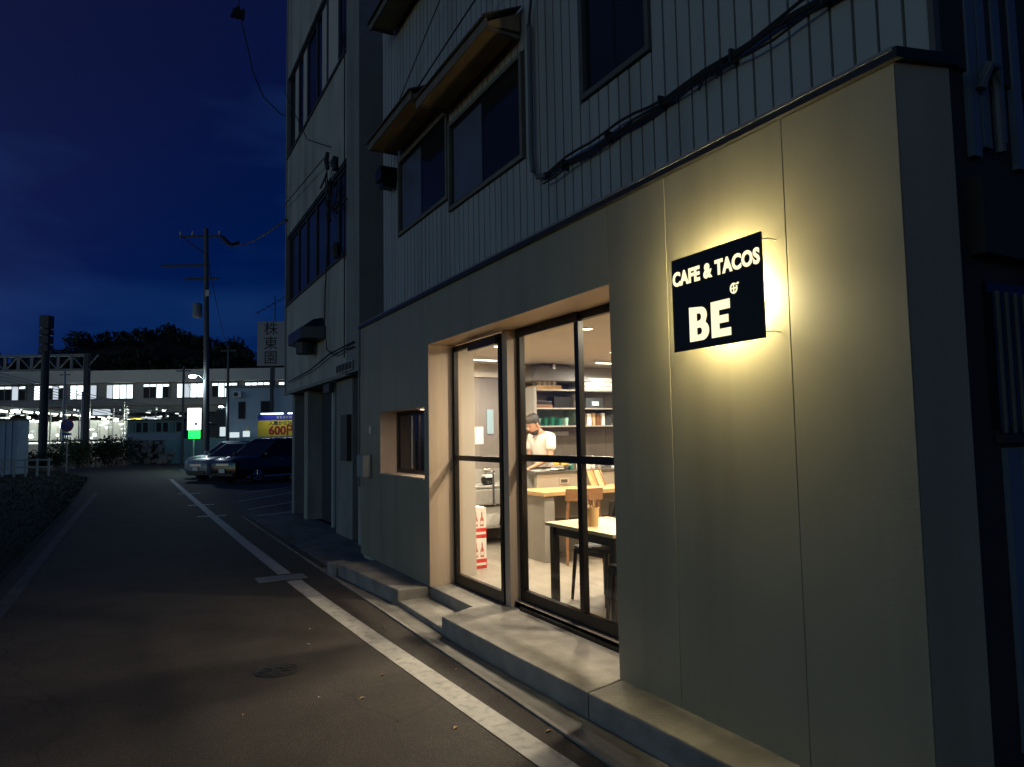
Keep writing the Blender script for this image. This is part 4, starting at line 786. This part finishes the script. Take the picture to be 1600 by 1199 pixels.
for px, v, top, r, l in ((285,50,572,.10,'dark slim pole left of the lit box sign'),(355,48,540,.11,'dark slim pole beside the pale blue building'),(98,66,580,.13,'pale railway mast below the gantry'),(127,68,612,.12,'short pale railway post by the platform')):
    p = rthing('slim_pole', l, 'pole', px, v, group='poles near the railway'); zt = rz_(px,top,v)
    MB().tube([(0,0,0),(0,0,zt)],[r,r*.75],10).build('pole', K['steeldark' if px in (285,355) else 'sheetwhite'], p, smooth=True); B(-.5,.5,-.04,.04,zt-.4,zt-.32).build('arm', K['steeldark'], p)
    if px == 355:
        MB().tube([(0,0,5.2-1.35),(-.35,-.1,3.95)], .025, 6).build('lamp_arm', K['steelpaint'], p); B(-.55,-.3,-.17,-.03,3.90,3.98).build('lamp_lens', K['e_street'], p)
        lamp('side_lamp_light','POINT',(-.42,-.25,3.7),60,(.72,.9,1),.1,p)
# lit box sign
p = rthing('lit_box_sign', 'white lit box sign with green lower part on a thin post', 'sign', 303, 42); z0, z1 = rz_(303,672,42), rz_(303,638,42)
MB().tube([(0,0,0),(0,0,z0-.55)], .045, 8).build('post', K['steelpaint'], p); B(-.38,.38,-.09,.09,z0,z1).build('light_box', K['e_white'], p, bevel=.03); B(-.42,.42,-.07,.07,z0-.02,z0-.001).build('rail', K['steelpaint'], p)
B(-.30,.34,-.10,.10,z0-.52,z0-.03).build('green_box', K['e_green'], p, bevel=.03); B(.05,.22,-.096,-.091,z0+.28,z0+.42).build('mark', K['blueink'], p)
lamp('green_glow','POINT',(0,-.35,z0-.3),18,(.1,1,.25),.2,p)
# price sign
p = rthing('price_sign', 'yellow parking price board reading 600 under tube lamps', 'sign', 437, 38); z0, z1, z2 = rz_(437,682,38), rz_(437,657,38), rz_(437,648,38)
B(-1.16,1.25,-.06,.06,z0,z1).build('board', K['yellowb'], p); B(-1.16,1.25,-.061,.061,z1+.001,z2).build('header', K['blueink'], p)
for x in (-.9,.95): B(x,x+.1,-.04,.04,0,z0).build('post', K['steelpaint'], p)
FR = lambda x, y, z: Matrix(((1,0,0,x),(0,0,-1,y),(0,1,0,z),(0,0,0,1)))
text_mesh('600円', .62, K['redink'], 'lettering', p, FR(.20,-.064,z0+.30), .002, .022)
text_mesh('入庫から24時間', .25, K['ink'], 'lettering', p, FR(.30,-.064,z1-.17), .002, .004)
for i in range(8): B(-.15+i*.17,-.15+i*.17+.12,-.066,-.0615,z1+.09,z1+.22).build('header_mark', K['white_sign'], p)
for x0, x1 in ((-.92,.28),(.52,1.2)):
    B(x0,x1,-.30,-.26,z2+.02,z2+.07).build('tube_lamp', K['e_tube'], p, bevel=.008); MB().tube([((x0+x1)/2,0,z2),((x0+x1)/2,-.2,z2+.10),((x0+x1)/2,-.28,z2+.08)], .02, 6).build('lamp_bracket', K['steelpaint'], p)
l = lamp('tube_light','AREA',(.1,-.5,z2+.1),16,(.75,.85,1),.1,p,(math.radians(-32),0,0)); l.data.shape='RECTANGLE'; l.data.size=2.2; l.data.size_y=.1
# pale blue building with rooftop sign
V0 = 62; p = rthing('blue_building', 'pale blue rendered building behind the parking lot', 'building', 405, V0); cu_ = uz(405,690,V0)[0]
def lx(px, v=V0): return uz(px,690,v)[0]-cu_
zt = rz_(405,606,V0)
B(lx(352),lx(520),0,6,0,zt).build('wall', K['bluebldg'], p); B(lx(350),lx(522),-.15,6.1,zt,zt+.22).build('roof_edge', K['steelpaint'], p)
for a, b, c, d in ((372,383,628,655),(407,426,627,646)):
    q = B(lx(a),lx(b),-.06,-.001,rz_(a,d,V0),rz_(a,c,V0)).build('window', K['steeldark'], p); B(lx(a)+.08,lx(b)-.08,-.075,-.061,rz_(a,d,V0)+.08,rz_(a,c,V0)-.08).build('pane', K['farpane'], q)
q = B(lx(366),lx(379),-.5,-.1,rz_(370,622,V0),rz_(370,612,V0)).build('air_conditioner', K['white'], p, bevel=.03); MB().lathe([(.2,0),(.2,.02),(.001,.02)],(lx(371),-.51,rz_(370,617,V0)),16,Matrix.Rotation(math.pi/2,4,'X')).build('fan', K['steeldark'], q)
B(lx(330),lx(352)-.01,1,5,0,rz_(340,640,V0)).build('dark_lean_to', K['steeldark'], p)
MB().tube([(lx(375),-1.5,.3),(lx(398),-1.5,rz_(398,668,V0))], .06, 6).build('stair_rail', K['yellowb'], p)
for k in range(7): B(lx(372+4*k),lx(375+4*k),-1.6,-.9,.5+.25*k,.56+.25*k).build('stair_tread', K['steelpaint'], p)
for a, b, c, d in ((357,365,668,682),(372,386,676,684),(392,402,674,683)): B(lx(a),lx(b),-1.9,-1.75,rz_(a,d,V0),rz_(a,c,V0)).build('lit_unit', K['e_dim'], p, bevel=.03)
V1 = 61.5; p = rthing('roof_sign', 'tall white sign with three black characters above the roofs', 'sign', 424, V1, 0); z0, z1 = rz_(424,572,V1), rz_(424,503,V1)
B(-1.25,1.25,-.2,.2,z0,z1).build('board', K['white_sign'], p); B(1.2505,1.38,-.22,.22,z0,z1).build('edge', K['bluebldg'], p); B(-.12,.12,-.12,.12,0,z0).build('post', K['steeldark'], p)
for i, ch in enumerate('株東園'): text_mesh(ch, 1.25, K['ink'], 'lettering', p, FR(-.05,-.203,z1-.72-i*1.28), .002, .006)
p = rthing('tv_antenna', 'thin television antenna above the white roof sign', 'antenna', 428, 66); zt = rz_(428,462,66)
MB().tube([(0,0,6),(0,0,zt)], .05, 6).build('mast', K['steeldark'], p)
for k in range(6): MB().tube([(-1.6+.5*k,-.5,zt-1.6+.28*k),(-1.6+.5*k,.5,zt-1.6+.28*k)], .03, 5).build('element', K['steeldark'], p)
MB().tube([(-1.8,0,zt-1.7),(1.1,0,zt-.1)], .035, 5).build('boom', K['steeldark'], p)
# teal fence at the end of the lot, and sheds
p = rthing('sheet_fence', 'teal sheet metal fence at the end of the street', 'fence', 320, 53); c0 = uz(320,690,53)[0]; hz_ = rz_(320,684,53)
um2 = unit_mesh('sheet_panel', MB().box(-.47,.47,-.03,.03,0,1), K['fence']); x = uz(267,690,53)[0]-c0; k = 0
while x < uz(480,690,53)[0]-c0:
    inst(um2, 'sheet_panel', p, (x,.012*(k%2),0), (1,1,hz_-.06*(k%3))); x += .96; k += 1
p = rthing('platform_shed', 'green grey shed standing beside the platform', 'shed', 242, 74); c0 = uz(242,690,74)[0]
a, b = uz(198,690,74)[0]-c0, uz(286,690,74)[0]-c0; z0, z1 = rz_(242,690,74), rz_(242,657,74)
B(a,b,0,4,z0-1.5,z1).build('wall', K['tealshed'], p); B(a-.2,b+.2,-.3,4.2,z1,z1+.12).build('roof', K['steeldark'], p)
for k in range(8): B(a+.3+k*.7,a+.75+k*.7,-.05,-.001,z0+1.0,z1-.25).build('window', K['farpane' if k%3 else 'fence'], p)
B(a,b,-.08,-.002,z0+.15,z0+.85).build('dado', K['shedblue'], p)
p = rthing('grey_shed', 'blue grey storage shed at the left edge', 'shed', 12, 38); c0 = uz(12,690,38)[0]; a, b = uz(-60,690,38)[0]-c0, uz(27,690,38)[0]-c0; z1 = rz_(12,657,38)
B(a,b,0,.9,0,z1).build('wall', K['shedblue'], p); B(a-.1,b+.1,-.15,1.0,z1,z1+.08).build('roof', K['steeldark'], p)
for k in range(7): B(b-.3-k*.36,b-.28-k*.36,-.03,-.001,.1,z1-.02).build('seam', K['shedblue'], p)
p = rthing('guard_rail', 'low steel guard rail before the grey shed', 'guard rail', 30, 35); c0 = uz(30,690,35)[0]
for z in (.45,.8): B(uz(-60,690,35)[0]-c0,uz(82,690,35)[0]-c0,-.03,.03,z,z+.08).build('rail', K['steelpaint'], p)
for px in range(-50,83,18): B(uz(px,690,35)[0]-c0-.04,uz(px,690,35)[0]-c0+.04,.031,.1,0,.92).build('post', K['steelpaint'], p)
# no parking sign
p = rthing('no_parking_sign', 'round blue no parking sign on a thin post', 'road sign', 105, 40); zc = rz_(103,665,40)
MB().tube([(0,0,0),(0,0,zc+.3)], .035, 8).build('post', K['steelpaint'], p)
Mx = Matrix.Rotation(math.pi/2,4,'X')
MB().lathe([(.37,-.01),(.37,.01),(.001,.01)],(0,-.05,zc),28,Mx).build('disc', K['signred'], p); MB().lathe([(.30,0),(.001,.002)],(0,-.066,zc),28,Mx).build('face', K['signblue'], p)
B(-.30,.30,-.03,.03,-.002,.002,Matrix.Translation((0,-.072,zc))@Matrix.Rotation(math.radians(45),4,'Y')@Mx).build('bar', K['signred'], p); B(-.26,.26,-.06,-.04,zc-.56,zc-.44).build('plate', K['signblue'], p)
# dark sign column
p = rthing('sign_column', 'tall dark sign column rising above the railway gantry', 'sign', 67, 60); zt = rz_(67,494,60)
MB().tube([(0,0,0),(0,0,zt)],[.34,.30],10).build('pole', K['steeldark'], p, smooth=True)
for k, (t0, t1) in enumerate(((494,514),(516,524),(526,538),(540,550))): B(-.40,.40,-.38,.38,rz_(67,t1,60),rz_(67,t0,60)).build('panel', K['steeldark'], p, bevel=.02)
# gantry over the tracks
p = rthing('railway_gantry', 'grey steel truss gantry over the railway tracks', 'gantry', 67, 70); c0 = uz(67,690,70)[0]; g = lambda px: uz(px,690,70)[0]-c0
zt, zb = rz_(67,556,70), rz_(67,579,70)
for z in (zt,zb): B(g(-60),g(137),-.12,.12,z-.12,z+.12).build('chord', K['steelpaint'], p)
for i, px in enumerate(range(-60,131,21)):
    B(g(px)-.09,g(px)+.09,-.1,.1,zb+.121,zt-.121).build('vertical', K['steelpaint'], p)
    MB().tube([(g(px),0,zb if i%2 else zt),(g(px+21),0,zt if i%2 else zb)], .08, 6).build('diagonal', K['steelpaint'], p)
for px in (133,-58): B(g(px)-.22,g(px)+.22,-.22,.22,0,zt+.1).build('column', K['steeldark'], p)
# platform
V2 = 80; p = rthing('platform_canopy', 'long lit railway platform with white screens under a canopy', 'platform', 120, V2); c0 = uz(120,690,V2)[0]; g = lambda px, v=V2: uz(px,690,v)[0]-c0
zp = rz_(120,691,V2)
B(g(-60),g(262),0,8,-.5,zp).build('deck', K['station'], p); B(g(-60),g(262),-.12,-.001,zp-.14,zp+.06).build('glowing_edge', K['e_edge'], p)  # bright line of the platform edge, drawn as a glowing strip
for k in range(-3,11):
    a, b = g(36+k*16.4), g(36+(k+1)*16.4)-.06
    B(a,b,.6,.7,zp+.25,rz_(120,657+(k%3)*.7,V2)).build('screen', K['sheetwhite'], p)
for k in range(19):
    px = -40+k*18; py = 641+max(0,px)*.065; z = rz_(px,py,V2)
    MB().tube([(g(px),1.5+k*.25,z),(g(px+13),1.6+k*.25,z-.14)], .14 if k < 12 else .10, 6).build('tube_lamp', K['e_plat'], p)
for k in range(10):
    px = 140+k*15; MB().tube([(g(px),4,rz_(px,662+k*1.6,V2)),(g(px+6),4,rz_(px,662+k*1.6,V2)-.1)], .10, 6).build('tube_lamp', K['e_plat'], p)
MB().loft([[(g(-60),.2,rz_(0,634,V2)),(g(-60),8,rz_(0,634,V2)),(g(-60),8,rz_(0,629,V2)),(g(-60),.2,rz_(0,629,V2))],[(g(300),4,rz_(300,664,V2)),(g(300),9,rz_(300,664,V2)),(g(300),9,rz_(300,660,V2)),(g(300),4,rz_(300,660,V2))]]).build('canopy', K['steeldark'], p)
for px in range(-20,280,32): B(g(px)-.1,g(px)+.1,3,3.2,zp,rz_(px,640+max(0,px)*.07,V2)).build('column', K['steelpaint'], p)
for px, py, s in ((205,654,1.0),(146,640,1.3),(222,652,.8),(236,651,.8)): B(g(px),g(px)+s*1.5,-.3,-.2,rz_(px,py+9,V2),rz_(px,py,V2)).build('hanging_sign', K['e_win2'] if px != 205 else K['yellowb'], p)
for px in (10,80,150,220): lamp('platform_light','POINT',(g(px),-1.2,rz_(px,648,V2)),260,(.92,1,.86),.3,p)
r5 = random.Random(21)
for k in range(120):  # glowing boxes scattered at random, added to make the platform brighter
    px = r5.uniform(-10,288); py = r5.uniform(641,686); dv = r5.uniform(-3,-.5); w_ = r5.uniform(.1,.5)
    B(g(px),g(px)+w_,dv,dv+.1,rz_(px,py,V2),rz_(px,py,V2)+r5.uniform(.08,.25)).build('glow_box', K[r5.choice(('e_plat','e_edge','e_dim','e_win'))], p)
for k in range(22):
    px = r5.uniform(0,286); q_ = r5.uniform(-2.5,-.8); B(g(px)-.06,g(px)+.06,q_,q_+.1,zp,rz_(px,r5.uniform(628,664),V2)).build('mast', K['steelpaint' if k%2 else 'sheetwhite'], p)
# station building
V3 = 92; p = rthing('station', 'long railway station building with a row of lit windows', 'building', 225, V3); c0 = uz(225,690,V3)[0]; g = lambda px: uz(px,690,V3)[0]-c0; zz = lambda py: rz_(225,py,V3)
B(g(-80),g(520),.3,14,zz(645),zz(598)).build('wall', K['station'], p); B(g(-82),g(522),-.6,14.5,zz(597.5),zz(579)).build('roof_fascia', K['stroof'], p); B(g(-80),g(520),-.4,.29,zz(634),zz(625)).build('ledge', K['station'], p)
B(g(-80),g(520),4,14,-.5,zz(645.2)).build('under_wall', K['steeldark'], p)
rw = random.Random(5)
for a, b in ((-30,36),(49,98),(106,148),(163,205),(221,262),(274,316),(329,369),(381,420),(434,446)):
    x0, x1 = g(a), g(b); n = max(1, round((x1-x0)/.85)); z0, z1 = zz(622), zz(601)
    wf = MB(); wf.box(x0,x1,.12,.28,z1,z1+.12); wf.box(x0,x1,.12,.28,z0-.12,z0)
    for k in range(n+1): q = x0+(x1-x0)*k/n; wf.box(q-.05,q+.05,.13,.27,z0,z1)
    wo = wf.build('window', K['steelpaint'], p)
    for k in range(n):
        q0, q1 = x0+(x1-x0)*k/n+.05, x0+(x1-x0)*(k+1)/n-.05; r = rw.random()
        if a > 370: r = .2 if k < 2 else .9
        top = z1-.01
        if r < .52: B(q0,q1,.20,.22,z0,top).build('pane', K['e_win'], wo)
        elif r < .75: B(q0,q1,.20,.22,z0,top).build('pane', K['e_win2'], wo)
        else:
            B(q0,q1,.20,.22,z1-.28,top).build('pane', K['e_win'], wo); B(q0,q1,.20,.22,z0,z1-.285).build('pane', K['farpane'], wo)
for px in (165,195,330): B(g(px),g(px+14),3,4,zz(579),zz(575)).build('roof_unit', K['steeldark'], p)
# overhead line wires of the railway
for k in range(7):
    a = rail(uz(-40,690,66)[0], 66+k*1.5, rz_(0,575+k*7,66)); b = rail(uz(330,690,72)[0], 74+k*1.5, rz_(330,648+k*5,72)); tag(MB().tube([a,a.lerp(b,.5)-Vector((0,0,.5)),b], .035, 5).build('catenary_wire', K['steelpaint']), ('topmost','second','third','fourth','fifth','sixth','lowest')[k]+' of the seven overhead line wires slanting across the railway', 'wire', 'overhead line wires')
# ================================================================== VEGETATION
def leaves(mb, c, rad, n, s, rg, shell=.55):
    for _ in range(n):
        d = Vector((rg.gauss(0,1), rg.gauss(0,1), rg.gauss(0,1))).normalized(); r = shell+(1-shell)*rg.random()**.6
        p = Vector((c[0]+d.x*rad[0]*r, c[1]+d.y*rad[1]*r, c[2]+d.z*rad[2]*r)); a = Vector((rg.gauss(0,1), rg.gauss(0,1), rg.gauss(0,1))).normalized(); b = a.cross(d).normalized() if abs(a.dot(d)) < .95 else Vector((1,0,0)); q = s*rg.uniform(.6,1.4)
        mb.quad(p-a*q, p-b*q*.6, p+a*q, p+b*q*.6)
rg = random.Random(11)
prof = [(-120,556),(20,553),(80,556),(112,548),(128,527),(150,519),(190,516),(225,520),(246,509),(262,506),(280,517),(310,523),(330,528),(352,536),(372,530),(384,545),(430,552),(520,560)]
V4 = 165; ru = []; mbh = MB()
for i in range(len(prof)):
    u, z = uz(prof[i][0], prof[i][1]+6, V4); ru.append((u, z))
rings = []
for u, z in ru: rings.append([rail(u, V4-35, -1), rail(u, V4-14, z*.55), rail(u, V4, z-1.5), rail(u, V4+15, z*.8), rail(u, V4+60, -1)])
for a, b in zip(rings, rings[1:]):
    for k in range(4): mbh.quad(a[k], b[k], b[k+1], a[k+1])
struct(mbh.build('hill', K['hill'], smooth=True), 'dark wooded hill behind the station')
mb = MB()
for i in range(len(ru)-1):
    (u0, z0), (u1, z1) = ru[i], ru[i+1]; n = max(3, int((u1-u0)/2.2))
    for k in range(n):
        t = k/n+rg.uniform(0,.3/n); r = rg.uniform(1.4,2.6); z = z0+(z1-z0)*t
        leaves(mb, rail(u0+(u1-u0)*t, V4+rg.uniform(-5,3), z-r*.5+rg.uniform(-.5,.3)), (r*1.15,r*1.15,r), 130, .42, rg)
        leaves(mb, rail(u0+(u1-u0)*t+rg.uniform(-1,1), V4-9+rg.uniform(-3,3), z*.72), (r*1.5,r*1.4,r*1.3), 80, .5, rg)
tag(mb.build('hill_wood', K['leaf']), 'dark tree crowns covering the hill', 'trees', kind='stuff')
def shrub(label, px, v, hw, h, n, s, m='bush', grp='bushes at the end of the street'):
    p = rthing('bush', label, 'bush', px, v, group=grp); mb = MB(); r2 = random.Random(px)
    for k in range(6):
        c = (r2.uniform(-.6,.6)*hw, r2.uniform(-.4,.4), h*r2.uniform(.35,.62)); leaves(mb, c, (hw*.55,.7,h*.42), n//6, s, r2, .4)
    mb.build('foliage', K[m], p); st = MB()
    for k in range(5): st.tube([(r2.uniform(-.5,.5)*hw,0,0),(r2.uniform(-.6,.6)*hw,0,h*.7)],[.03,.012],5)
    st.build('stem', K['walnut'], p)
shrub('pale green bush left of the dark one, behind the round road sign', 92, 47, 1.3, 2.1, 1500, .07)
shrub('green bush behind the post of the round road sign', 122, 48, 1.5, 2.2, 1500, .07)
shrub('dark bush beside the bend of the street', 152, 49, 1.6, 2.2, 1800, .08, 'leaf')
shrub('dark bush next to the rubble bank', 186, 51, 1.6, 2.2, 1800, .08, 'leaf')
shrub('low dark bush between the guard rail and the road sign', 60, 42, 1.6, 1.3, 1500, .07, 'leaf')
rb = rthing('rubble_bank', 'bank of rubble stones at the bend of the street', 'stone bank', 238, 53); r3 = random.Random(4)
for k in range(60):
    x = r3.uniform(-1.7,1.5); z = r3.uniform(.05,1.7); s = r3.uniform(.14,.3); c = (x, .6*z-.5+r3.uniform(-.1,.1), z)
    MB().lathe([(.01,-s*.6),(s*.8,-s*.4),(s,0),(s*.75,s*.4),(.01,s*.55)],c,7,Matrix.Rotation(r3.uniform(0,3),4,'X')@Matrix.Rotation(r3.uniform(0,3),4,'Z')).build('stone', K['stone_dry'], rb)
B(-1.9,1.8,.5,3,0,1.75).build('bank', K['dirt'], rb)
mb = MB(); r4 = random.Random(9)
for _ in range(16000):
    t = r4.random()**1.6; y = 4+t*44; xr = -1.42-(0 if y < 20 else (y-20)*.02 if y < 38 else .36+(y-38)*.2); x = xr-r4.random()**1.5*(2+y*.22)
    h = r4.uniform(.02,.06)*(1+.02*y); a = r4.uniform(0,6.28); wd = .004+.0006*y; dx, dy = math.cos(a)*wd, math.sin(a)*wd; lx_, ly_ = r4.gauss(0,.35)*h, r4.gauss(0,.35)*h
    mb.add([(x-dx,y-dy,.01),(x+dx,y+dy,.01),(x+lx_,y+ly_,h)], ((0,1,2),))
tag(mb.build('verge_grass', K['grass']), 'rough grass on the verge left of the street', 'grass', kind='stuff')
# wires in the sky
pb = rail(uz(318,360,40)[0]-.2, 40, 13.5)
sw = lambda a, b, s, lab, r=.012: wire([a,b], r, lab, s, 'wires in the sky')
sw(pb+Vector((1.0,0,-.1)), (2.95,16.2,6.6), .5, 'wire from the utility pole down to the grey block', .025)
def sp(px, py, v): u, z = uz(px,py,v); return rail(u, v, z)
wire([sp(376,30,15), sp(386,70,15.2), sp(396,115,15.5), sp(412,152,15.8), sp(438,178,16), sp(470,192,16)], .014, 'black wire drooping in front of the dark sky', 0, 'wires in the sky')
t = thing('wire_joint', 'dark cable joint hanging at the top of the sky', 'cable box', sp(371,20,15), local=True)
for k in range(5): MB().tube([(-.1+.05*k,0,-.12+.05*(k%2)),(-.06+.05*k,.05,.1+.04*(k%3))],[.05,.03],7).build('joint', K['cable'], t, smooth=True)
MB().tube([(0,0,0),(.1,.2,.8),(.15,.3,1.8)], .012, 5).build('lead', K['cable'], t)
sw(sp(285,575,50), sp(300,610,90), .3, 'wire from the slim pole towards the station', .02)
sw(sp(355,545,48), sp(323,395,40), .3, 'wire between the utility pole and the slim pole', .02)
